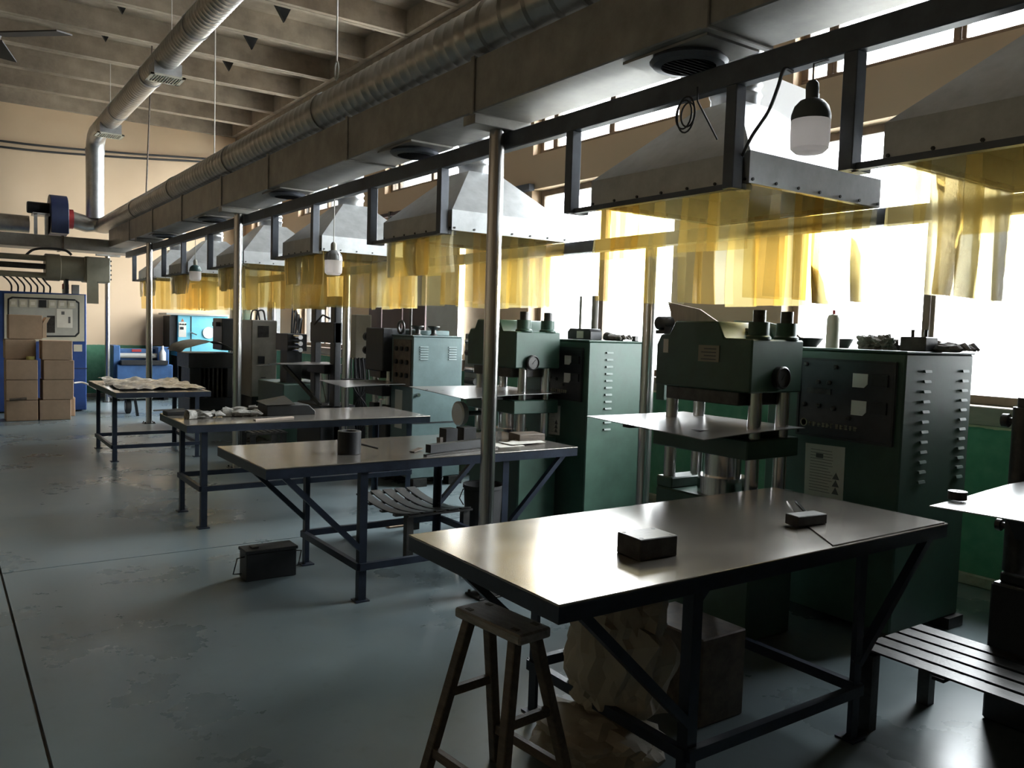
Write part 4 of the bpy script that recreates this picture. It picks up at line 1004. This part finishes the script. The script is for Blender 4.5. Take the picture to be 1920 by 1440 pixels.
# ================================================================ WINDOW WALL THINGS
t = thing('maroon_boards', 'dark maroon boards covering the window behind the teal cabinet', 'board', (5.40, 10.0, 1.2))
for a, b in ((9.72, 10.35), (10.38, 11.0), (11.03, 11.45)):
    MB().bx(5.36, 5.385, a, b, 1.2, 2.95).build('board', 'maroon', t, bevel=0.004)
one(MB().bx(5.36, 5.385, 8.9, 9.68, 1.32, 2.95), 'pale_board', 'white_board', 'pale blue-white board beside the maroon boards', 'board', bevel=0.004)
rl = thing('curtain_rail', 'dark double rail on the wall above the maroon boards', 'rail', (5.42, 10.2, 3.1))
for z in (3.02, 3.16):
    MB().bar((5.42, 8.2, z), (5.42, 12.0, z), 0.05, 0.05).build('bar', 'maroon', rl)
for y in (8.6, 9.8, 10.9, 11.7):
    MB().bx(5.39, XW, y - 0.03, y + 0.03, 2.98, 3.20).build('bracket', 'black_steel', rl)
one(MB().bar((5.44, 7.5, 3.14), (5.44, 8.15, 3.14), 0.07, 0.07), 'pipe_stub', 'rail_paint', 'dark pipe end clamped to the wall beside the window', 'pipe')
p = PY(680, 630, 9.5)
jb = thing('junction_box', 'tall pale junction box mounted between the rear post and the teal cabinet', 'box', (p.x, 9.67, 0))
MB().bx(PY(667, 630, 9.6).x, PY(696, 630, 9.6).x, 9.6, 9.75, PY(680, 672, 9.6).z, PY(680, 590, 9.6).z).build('box', 'cream_panel', jb, bevel=0.006)
MB().bx(PY(672, 630, 9.6).x, PY(690, 630, 9.6).x, 9.63, 9.72, 0, PY(680, 672, 9.6).z).build('stand', 'black_steel', jb)
for k in range(5):
    yk = p.y - 0.12 + 0.05 * k
    wire([(p.x - 0.10 + 0.05 * k, 9.6, 1.15), (p.x + 0.05 * (k - 2), 9.54, 0.8), (p.x - 0.06 * (k - 2), 9.55, 0.45), (p.x - 0.10 + 0.05 * k, 9.58, 0.02)], 0.011).build('hose', 'cable', jb)
# pump unit with hoses between the grey cabinet and open-frame press
pu = thing('pump_unit', 'dark pump unit with small hydraulic blocks beside the grey cabinet', 'pump', (4.0, 10.8, 0))
MB().bx(3.62, 4.35, 10.2, 11.2, 0, 0.78).build('tank', 'green_paint', pu, bevel=0.01)
MB().bx(3.72, 3.98, 10.35, 10.80, 1.20, 1.42).build('valve_block', 'black_steel', pu, bevel=0.006)
MB().bx(3.75, 3.95, 10.45, 10.70, 0.78, 1.20).build('pillar', 'black_steel', pu)
MB().lathe([(0.11, 10.25), (0.12, 10.3), (0.12, 10.75), (0.08, 10.8)], (4.12, 0, 0.93), 'Y', n=20).build('motor', 'black_steel', pu)
for z in (1.22, 1.30, 1.38):
    MB().lathe([(0.03, 10.10), (0.03, 10.35)], (3.80, 0, z), 'Y', n=12).build('valve', 'polished', pu)
for k in range(4):
    wire([(3.95, 10.6 + 0.08 * k, 1.42), (4.05, 10.75 + 0.1 * k, 1.62 + 0.05 * k), (4.12, 11.0, 1.3), (4.1, 11.05 + 0.03 * k, 0.8)], 0.014).build('hose', 'cable', pu)
# gear unit behind the second press
gu = thing('valve_unit', 'worn valve unit with bright cylinders on the wall side past the teal cabinet', 'valve unit', (4.75, 6.9, 0))
MB().bx(4.72, 4.90, PX(905, 640, 4.72).y, PX(872, 640, 4.72).y, 0.9, 1.50).build('back_plate', 'grey_beige', gu, bevel=0.004)
MB().bx(4.74, 4.88, PX(900, 640, 4.72).y, PX(876, 640, 4.72).y, 0, 0.9).build('stand', 'green_paint', gu)
for k, z in enumerate((1.42, 1.30, 1.12, 1.0)):
    yv = PX(882, 640, 4.66).y
    MB().lathe([(0.035, yv - 0.10), (0.035, yv + 0.09), (0.02, yv + 0.11)], (4.68, 0, z), 'Y', n=16).build('cylinder', 'polished' if k % 2 == 0 else 'iron', gu)

# ================================================================ FAR MACHINES
yG = 11.45
gx = PY(472, 600, yG).x
gc = thing('control_cabinet', 'tall grey-beige cabinet with a vent grille on a dark base', 'cabinet', (gx + 0.18, yG + 0.4, 0), group='control cabinets beside the presses')
zt, zb_ = PY(490, 600, yG).z, PY(490, 744, yG).z
MB().bx(gx, PY(520, 600, yG).x, yG, yG + 0.75, zb_, zt).build('body', 'grey_beige', gc, bevel=0.012)
MB().bx(gx + 0.02, gx + 0.45, yG + 0.03, yG + 0.72, 0, zb_).build('base', 'black_steel', gc)
MB().bx(PY(484, 620, yG).x, PY(504, 620, yG).x, yG - 0.006, yG, PY(494, 632, yG).z, PY(494, 611, yG).z).build('vent_grille', 'iron', gc)
MB().bx(PY(484, 670, yG).x, PY(496, 670, yG).x, yG - 0.006, yG, PY(490, 682, yG).z, PY(490, 668, yG).z).build('switch_window', 'black_steel', gc)
for k in range(6):
    MB().bx(PY(489, 700, yG).x, PY(498, 700, yG).x, yG - 0.006, yG, 0.78 - k * 0.03, 0.79 - k * 0.03).build('vent_slot', 'iron', gc)
one(MB().lathe([(0.055, zt), (0.055, zt + 0.26)], (PY(508, 590, yG + 0.3).x, yG + 0.3, 0), n=20), 'air_cylinder', 'polished', 'bright upright cylinder on top of the grey-beige cabinet', 'cylinder')
for k in range(2):
    xx = gx + 0.05 + 0.08 * k
    wire([(xx, yG + 0.2, zt), (xx + 0.02, yG + 0.2, zt + 0.12), (xx + 0.10, yG + 0.22, zt + 0.13), (xx + 0.14, yG + 0.25, zt)], 0.012).build('hose', 'cable', gc)
yE = 12.5
cm = thing('covered_machine', 'dark machine draped with an olive canvas sheet above a row of rods', 'machine', (PY(395, 700, yE).x, yE + 0.3, 0))
xa, xb2 = PY(356, 700, yE).x, PY(444, 700, yE).x
MB().bx(xa, xb2, yE, yE + 0.7, 0, 0.42).bx(xa, xa + 0.16, yE, yE + 0.7, 0.42, 1.0).bx(xb2 - 0.14, xb2, yE, yE + 0.7, 0.42, 1.0).bx(xa, xb2, yE + 0.5, yE + 0.7, 0.42, 1.0).build('frame', 'black_steel', cm, bevel=0.01)
MB().bx(xa - 0.02, xb2, yE - 0.02, yE + 0.7, 0.86, 1.08).build('bed', 'black_steel', cm, bevel=0.01)
for k in range(6):
    xr = PY(378 + k * 8.5, 700, yE).x
    MB().lathe([(0.018, 0.42), (0.018, 0.86)], (xr, yE + 0.12, 0), n=12).build('rod', 'iron', cm)
g = []
for i in range(7):
    row = []
    for j in range(12):
        s = j / 11; u = i / 6
        row.append((PY(334 + 108 * s, 650, yE).x, yE - 0.12 + 0.8 * u, 1.14 + 0.12 * math.sin(PI * min(1, s * 0.95 + 0.05)) - 0.05 * (1 - u) * (0.5 + 0.5 * math.sin(s * 7)) + 0.02 * noise.noise((s * 6, u * 4, 2)) - (0.05 if j == 0 else 0)))
    g.append(row)
MB().sheet(g, (0, 0, 0.006)).build('canvas_cover', 'canvas', cm, ang=60)
MB().bx(PY(420, 600, yE).x, PY(448, 600, yE).x, yE + 0.1, yE + 0.6, 1.12, PY(430, 597, yE).z).build('head', 'black_steel', cm, bevel=0.01)
MB().bx(PY(412, 600, yE).x, PY(424, 600, yE).x, yE + 0.2, yE + 0.4, PY(415, 612, yE).z, PY(415, 604, yE).z).build('lever', 'black_steel', cm)
# oven
yO = 17.2
ov = thing('curing_oven', 'sky-blue curing oven with a round porthole and white control strip', 'oven', (PY(375, 640, yO).x, yO + 0.3, 0))
ox0, ox1 = PY(333, 630, yO).x, PY(428, 630, yO).x
oz0, oz1 = PY(375, 668, yO).z, PY(375, 592, yO).z
MB().bx(ox0, ox1, yO, yO + 0.6, oz0, oz1).build('body', 'sky_blue', ov, bevel=0.01)
MB().bx(ox0 - 0.14, ox0, yO + 0.05, yO + 0.6, oz0 + 0.1, oz1 - 0.02).build('side_box', 'black_steel', ov)
MB().bx(ox0 - 0.22, ox1, yO - 0.05, yO + 0.65, oz1, oz1 + 0.035).build('top_board', 'grey_panel', ov)
MB().bx(ox0 + 0.02, ox1, yO + 0.05, yO + 0.6, 0, oz0).build('stand', 'black_steel', ov)
dx = PY(357, 640, yO).x
MB().bx(dx, dx + 0.02, yO - 0.004, yO, oz0 + 0.02, oz1 - 0.02).build('door_gap', 'black_steel', ov)
pw = PY(391, 624, yO)
po = MB().lathe([(0.10, yO - 0.02), (0.115, yO - 0.02), (0.115, yO), (0.0, yO)], (pw.x, 0, pw.z), 'Y', n=28).build('porthole', 'white_plastic', ov)
MB().lathe([(0.095, yO - 0.012), (0.0, yO - 0.012)], (pw.x, 0, pw.z), 'Y', n=24).build('porthole_glass', 'grey_panel', po)
cs0, cs1 = PY(335, 640, yO).x, PY(349, 640, yO).x
csp = MB().bx(cs0, cs1, yO - 0.006, yO, PY(342, 632, yO).z, PY(342, 604, yO).z).build('control_strip', 'paper', ov)
for k in range(3): MB().lathe([(0.014, yO - 0.02), (0.014, yO - 0.006)], (cs0 + 0.03 + 0.05 * k, 0, PY(342, 608, yO).z), 'Y', n=10).build('control_knob', 'black_steel', csp)
MB().bx(cs0 + 0.02, cs1 - 0.05, yO - 0.008, yO - 0.006, PY(342, 618, yO).z, PY(342, 613, yO).z).build('display', 'black_steel', csp)
MB().prism([(cs0 + 0.04, yO - 0.003, PY(342, 603, yO).z), (cs1 - 0.04, yO - 0.003, PY(342, 603, yO).z), ((cs0 + cs1) / 2, yO - 0.003, PY(342, 597, yO).z)], (0, 0.003, 0)).build('warning_triangle', 'orange', ov)
lz = PY(366, 626, yO)
MB().tube([(lz.x - 0.10, yO - 0.03, lz.z + 0.03), (lz.x + 0.02, yO - 0.05, lz.z - 0.02)], 0.014, 8).build('door_latch', 'polished', ov)
# blue bench machine
yM = 16.85
bm_ = thing('bench_machine', 'blue roller bench machine standing against the end wall', 'machine', (PY(268, 700, yM).x, yM + 0.3, 0))
m0, m1 = PY(214, 700, yM).x, PY(324, 700, yM).x
MB().bx(m0 + 0.05, m1, yM, yM + 0.6, 0.10, PY(270, 684, yM).z).build('body', 'bench_blue', bm_, bevel=0.01)
MB().bx(m0, m0 + 0.12, yM + 0.1, yM + 0.6, 0.1, PY(220, 648, yM).z).build('side_frame', 'bench_blue', bm_, bevel=0.01)
MB().bx(m1 - 0.25, m1 - 0.05, yM + 0.1, yM + 0.6, 0.6, PY(220, 650, yM).z).build('side_frame', 'bench_blue', bm_, bevel=0.01)
MB().bx(m0 + 0.12, m1 - 0.25, yM + 0.35, yM + 0.6, 0.65, PY(240, 655, yM).z).build('back_frame', 'bench_blue', bm_)
MB().lathe([(0.05, m0 + 0.10), (0.05, m1 - 0.2)], (0, yM + 0.2, PY(270, 668, yM).z), 'X', n=18).build('roller', 'grey_panel', bm_)
MB().bx(m0 + 0.12, m1 - 0.1, yM - 0.05, yM + 0.3, PY(270, 684, yM).z, PY(270, 676, yM).z).build('shelf', 'black_steel', bm_)
MB().bx(PY(254, 660, yM).x, PY(272, 660, yM).x, yM + 0.34, yM + 0.35, PY(260, 661, yM).z, PY(260, 656, yM).z).build('red_plate', 'red', bm_)
for x in (m0 + 0.1, m1 - 0.15): MB().bx(x, x + 0.08, yM + 0.05, yM + 0.5, 0, 0.10).build('foot', 'black_steel', bm_)
wb2 = PY(307, 660, yM)
one(MB().lathe([(0.06, PY(307, 676, yM).z), (0.06, PY(307, 662, yM).z), (0.02, PY(307, 655, yM).z), (0.02, PY(307, 649, yM).z)], (wb2.x, yM + 0.1, 0), n=16), 'water_bottle', 'white_plastic', 'pale bottle standing on the blue bench machine', 'bottle')
# blue control cabinet with beige cylinder
yK = 15.2
bc = thing('control_cabinet', 'tall blue cabinet with a cream instrument panel behind the cartons', 'cabinet', (1.47, yK + 0.35, 0), group='control cabinets beside the presses')
k0, k1, kz = 0.80, 2.065, 1.925
MB().bx(k0, k1, yK, yK + 0.7, 0.02, kz).build('body', 'blue_paint', bc, bevel=0.01)
ip = quad_on_y(yK, [(8, 550), (158, 553), (158, 640), (8, 640)], -0.01).build('instrument_panel', 'cream_panel', bc)
quad_on_y(yK - 0.0101, [(14, 560), (22, 556), (140, 561), (149, 567), (149, 625), (142, 632), (14, 632)], -0.004).build('black_border', 'black_steel', ip)
quad_on_y(yK - 0.0142, [(17, 563), (24, 559), (139, 564), (146, 569), (146, 623), (140, 629), (17, 629)], -0.002).build('inner_face', 'grey_panel', ip)
for k in range(7):
    quad_on_y(yK - 0.0163, [(18 + k * 18.3, 561 + k * 0.5), (32 + k * 18.3, 561 + k * 0.5), (32 + k * 18.3, 575 + k * 0.5), (18 + k * 18.3, 575 + k * 0.5)], -0.006).build('meter', 'cream_panel' if k != 3 else 'black_steel', ip)
    if k != 3: quad_on_y(yK - 0.0224, [(21 + k * 18.3, 565 + k * 0.5), (29 + k * 18.3, 565 + k * 0.5), (29 + k * 18.3, 571 + k * 0.5), (21 + k * 18.3, 571 + k * 0.5)], -0.002).build('meter_window', 'paper', ip)
quad_on_y(yK - 0.0163, [(106, 579), (136, 580), (136, 615), (107, 614)], -0.002).build('notice', 'paper', ip)
quad_on_y(yK - 0.0184, [(115, 584), (121, 584), (121, 590), (115, 590)], -0.001).build('printed_text', 'ink', ip)
quad_on_y(yK - 0.0184, [(128, 594), (132, 594), (132, 606), (128, 606)], -0.001).build('printed_text', 'ink', ip)
quad_on_y(yK - 0.0163, [(88, 592), (103, 592), (103, 624), (88, 624)], -0.002).build('screen', 'iron', ip)
quad_on_y(yK, [(138, 646), (154, 646), (154, 659), (138, 659)], -0.002).build('label_sticker', 'cream_panel', bc)
quad_on_y(yK, [(138, 690), (164, 690), (164, 692), (138, 692)], -0.004).build('door_gap', 'blue_dark', bc)
yC2 = 15.25
hc = thing('clamp_cylinder', 'large olive hydraulic cylinder lying above the blue cabinet', 'cylinder', (1.6, yC2, 1.94))
zc2 = 2.335
MB().lathe([(0.205, 1.47), (0.215, 1.48), (0.215, 1.68), (0.20, 1.69), (0.20, 2.02)], (0, yC2, zc2), 'X', n=36).build('barrel', 'olive_paint', hc)
MB().bx(2.02, 2.40, yC2 - 0.21, yC2 + 0.21, zc2 - 0.21, zc2 + 0.20).build('end_block', 'olive_paint', hc, bevel=0.012)
for k in range(5):
    MB().lathe([(0.014, 2.40), (0.014, 2.425)], (0, yC2 - 0.15, zc2 + 0.15 - k * 0.075), 'X', n=8).build('end_bolt', 'iron', hc)
for dz in (0.13, 0.0, -0.14):
    MB().lathe([(0.045, 0.30), (0.045, 1.48)], (0, yC2 - 0.10, zc2 + dz), 'X', n=16).build('tie_rod', 'olive_paint' if dz else 'iron', hc)
MB().prism([(2.05, yC2 - 0.225, zc2 + 0.2), (2.08, yC2 - 0.225, zc2 + 0.2), (2.10, yC2 - 0.225, zc2 - 0.05), (2.22, yC2 - 0.225, zc2 - 0.24), (2.22, yC2 - 0.225, zc2 - 0.56), (2.05, yC2 - 0.225, zc2 - 0.56), (2.05, yC2 - 0.225, zc2 - 0.2)], (0, 0.02, 0)).build('hanging_plate', 'olive_paint', hc)
MB().bx(1.75, 1.80, yC2 - 0.1, yC2 + 0.1, 1.927, zc2 - 0.18).build('saddle', 'black_steel', hc)
for k in range(7):
    x = 1.02 + 0.09 * k
    wire([(x, 15.4, 1.93), (x, 15.38, 2.02), (x - 0.05, 15.32, 2.10 - 0.005 * k), (x - 0.12, 15.28, 2.16)], 0.013).build('hose', 'cable', bc)
one(wire([(1.22, 15.5, 2.5), (1.32, 15.35, 2.60), (1.5, 15.2, 2.63), (1.75, 15.2, 2.62), (1.85, 15.2, 2.55)], 0.02), 'hose', 'cable', 'thick black hose arching over the olive cylinder', 'hose')
cn = thing('oil_can', 'red and white can standing on the tall blue cabinet', 'can', (1.79, 15.45, 1.925))
MB().lathe([(0.05, 1.925), (0.05, 2.0)], (1.79, 15.45, 0), n=18).build('lower_half', 'white_plastic', cn)
MB().lathe([(0.05, 2.0), (0.05, 2.08), (0.03, 2.10)], (1.79, 15.45, 0), n=18).build('upper_half', 'red', cn)
one(MB().bx(1.88, 1.99, 15.4, 15.5, 1.926, 2.08), 'relay_box', 'grey_panel', 'small grey box beside the red and white can', 'box', bevel=0.005)
# cartons
def carton(px0, px1, z0, z1, y, label, depth=0.42):
    x0 = PY(px0, 700, y).x; x1 = PY(px1, 700, y).x
    t = thing('carton', label, 'carton', ((x0 + x1) / 2, y + depth / 2, z0), group='brown cartons piled before the blue cabinet')
    MB().bx(x0, x1, y, y + depth, z0 + 0.002, z1 - 0.004).build('box', 'cardboard', t, bevel=0.006)
    MB().bx(x0 + 0.005, x1 - 0.005, y + depth / 2 - 0.03, y + depth / 2 + 0.03, z1 - 0.004, z1 - 0.002).build('tape', 'cardboard_in', t)
    return t
rows = [0.0, 0.305, 0.605, 0.90, 1.19]
nm = ['bottom', 'second', 'third', 'top']
for r in range(3): carton(11, 71, rows[r], rows[r + 1], 14.0, 'brown carton, %s one of the stack with the tape roll' % ['bottom', 'middle', 'highest full-width'][r])
carton(10, 68, rows[3], 1.195, 14.18, 'brown carton set back behind the tape roll')
for r, (a, b) in enumerate(((74, 133), (80, 138), (82, 139), (79, 136))): carton(a, b, rows[r], rows[r + 1], 14.0, 'brown carton, %s one of the stack against the blue cabinet' % nm[r])
carton(122, 141, 0.0, 0.30, 14.46, 'brown carton standing behind the bottom one at the blue cabinet', 0.34)
oc = carton(17, 80, 1.197, 1.56, 14.2, 'open brown carton with a raised flap on top of the pile', 0.40)
fx = PY(80, 600, 14.2).x
MB().prism([(fx, 14.2, 1.22), (fx + 0.05, 14.2, 1.22), (fx + 0.05, 14.2, 1.43), (fx + 0.10, 14.2, 1.53), (fx + 0.05, 14.2, 1.53), (fx, 14.2, 1.44)], (0, 0.36, 0)).build('raised_flap', 'cardboard_in', oc)
zt_ = rows[3] - 0.002
xt = PY(50, 670, 14.06).x
one(MB().lathe([(0.055, zt_), (0.055, zt_ + 0.05), (0.038, zt_ + 0.05), (0.038, zt_)], (xt + 0.05, 14.09, 0), n=24, closed=True), 'tape_roll', 'yellow_tape', 'yellow roll of tape lying on a carton', 'tape roll')
one(MB().tube([(PY(18, 745, 13.95).x, 13.96, 0.32), (PY(50, 745, 13.95).x, 13.97, 0.335)], 0.02, 10), 'paper_tube', 'rust_panel', 'dark cardboard tube resting between the stacked cartons', 'tube')
# trolley under the plastic-covered table
tl = thing('trolley', 'low grey trolley with a rubber wheel beyond the brown-topped table', 'trolley', (2.40, 12.9, 0))
wx = PZ(240, 775, 0.0)
MB().lathe([(0.10, wx.x - 0.04), (0.12, wx.x - 0.03), (0.12, wx.x + 0.03), (0.10, wx.x + 0.04)], (0, wx.y, 0.12), 'X', n=24).build('wheel', 'rubber', tl)
MB().lathe([(0.06, wx.x - 0.045), (0.06, wx.x + 0.045)], (0, wx.y, 0.12), 'X', n=16).build('hub', 'grey_panel', tl)
MB().bx(wx.x - 0.25, wx.x + 0.35, wx.y - 0.15, wx.y + 0.35, 0.25, 0.34).build('deck', 'grey_panel', tl, bevel=0.01)
lg = PZ(258, 780, 0.0)
MB().bar((lg.x, lg.y, 0.0), (lg.x - 0.04, lg.y, 0.28), 0.03, 0.04).build('prop_leg', 'black_steel', tl)
hb = [PY(139, 718, 14.9), PY(158, 718, 14.9), PY(183, 731, 14.6)]
wire([tuple(v) for v in hb], 0.014).build('bar_handle', 'white_plastic', bc)

# ================================================================ WIRES, CORDS, FAN
pc = thing('hanging_rope', 'thin white rope with a looped end hanging from the ceiling', 'rope', (0, 0, 0))
c0 = PX(626, 60, 2.2); c1 = PX(631, 150, 2.2)
pc.location = c1; pc['_o'] = tuple(c1)
MB().tube([(c0.x, c0.y, ZC + 0.3), (c1.x, c1.y, c1.z + 0.12)], 0.006, 6).build('strand', 'cord_white', pc)
MB().tube([(c1.x, c1.y + 0.03 * math.sin(2 * PI * k / 16), c1.z + 0.06 + 0.06 * math.cos(2 * PI * k / 16)) for k in range(17)], 0.006, 6).build('loop', 'cord_white', pc)
a = PX(395, 288, 2.52); one(MB().tube([(2.56, a.y, 3.325), (2.56, a.y, ZC + 0.3)], 0.006, 6), 'hanger_wire', 'cord_white', 'thin pale hanger wire holding the long dark duct', 'wire')
a = PX(274, 352, 2.52); one(MB().tube([(2.52, a.y, 3.31), (2.66, a.y + 0.3, ZC + 0.3)], 0.011, 6), 'hanger_rod', 'rust_panel', 'rusty hanger rod rising from the long dark duct', 'rod')
for py0, py1, l in ((264, 298, 'upper dark cable strung across the end wall'), (275, 304, 'lower dark cable strung across the end wall')):
    u, v = PY(0, py0, 17.8), PY(390, py1, 17.8)
    one(wire([(u.x - 3, 17.8, u.z + 0.05), tuple(u), ((u.x + v.x) / 2, 17.8, (u.z + v.z) / 2 - 0.03), tuple(v), (v.x + 0.5, 17.8, v.z)], 0.02), 'wall_cable', 'cable', l, 'cable')
pts = [PX(1470, 130, 2.66), PX(1458, 165, 2.66), PX(1440, 210, 2.68), PX(1410, 255, 2.70), PX(1392, 292, 2.72)]
one(wire([(2.71, pts[0].y, 2.573)] + [tuple(p) for p in pts], 0.007), 'lamp_cable', 'cable', 'black cable drooping from the rail to the hood bracket', 'cable')
cl = thing('cable_coil', 'loose coil of thin cable hanging from the rail beside a hood', 'cable', tuple(PX(1285, 200, 2.66)))
for k, (rx, rz) in enumerate(((0.045, 0.06), (0.05, 0.075), (0.04, 0.05))):
    c = PX(1282 + 4 * k, 215, 2.655 - 0.012 * k)
    MB().tube([(c.x, c.y + rx * math.cos(2 * PI * q / 20), c.z + rz * math.sin(2 * PI * q / 20)) for q in range(21)], 0.004, 6).build('loop', 'cable', cl)
u = PX(1308, 190, 2.66); v = PX(1345, 262, 2.72)
MB().tube([(2.655, u.y, 2.60), tuple(u), tuple(v)], 0.004, 6).build('tail', 'cable', cl)
# ceiling fan blade reaching into view
fz = 4.0
tip = PZ(125, 60, fz)
_d = PZ(-60, 64, fz) - tip; hub = tip + _d.normalized() * 0.75
fn = thing('ceiling_fan', 'dark brown ceiling fan below the concrete ribs', 'fan', (hub.x, hub.y, fz))
hx, hy = hub.x, hub.y
MB().lathe([(0.0, fz - 0.06), (0.08, fz - 0.05), (0.10, fz), (0.08, fz + 0.06), (0.02, fz + 0.08), (0.012, fz + 0.1), (0.012, ZC + 0.3)], (hx, hy, 0), n=24).build('motor', 'fan_brown', fn)
for k in range(3):
    a = math.atan2(tip.y - hy, tip.x - hx) + k * 2 * PI / 3; c, s = math.cos(a), math.sin(a)
    L = 0.73
    MB().prism([(hx + c * 0.09 - s * w_, hy + s * 0.09 + c * w_, fz - 0.012 + w_ * 0.15) if q == 0 else (hx + c * L - s * w_, hy + s * L + c * w_, fz - 0.012 + w_ * 0.15) for q, w_ in ((0, -0.09), (1, -0.10), (1, 0.10), (0, 0.09))], (0, 0, 0.012)).build('blade', 'fan_brown', fn)
# small dark triangular wedges at the ceiling ribs
for i, (px, py, l) in enumerate(((530, 22, 'second'), (195, 60, 'third'), (226, 6, 'fourth'), (470, 75, 'fifth'), (427, 117, 'sixth'))):
    p = PZ(px, py, ZC + 0.2)
    one(MB().prism([(p.x - 0.10, p.y, p.z + 0.08), (p.x + 0.12, p.y, p.z + 0.08), (p.x + 0.03, p.y, p.z - 0.12)], (0, 0.06, 0)), 'ceiling_wedge', 'black_steel', 'small dark wedge at a concrete ceiling rib', 'bracket', 'dark wedges on the ceiling ribs')
for o in bpy.data.objects:
    if '_o' in o: del o['_o']
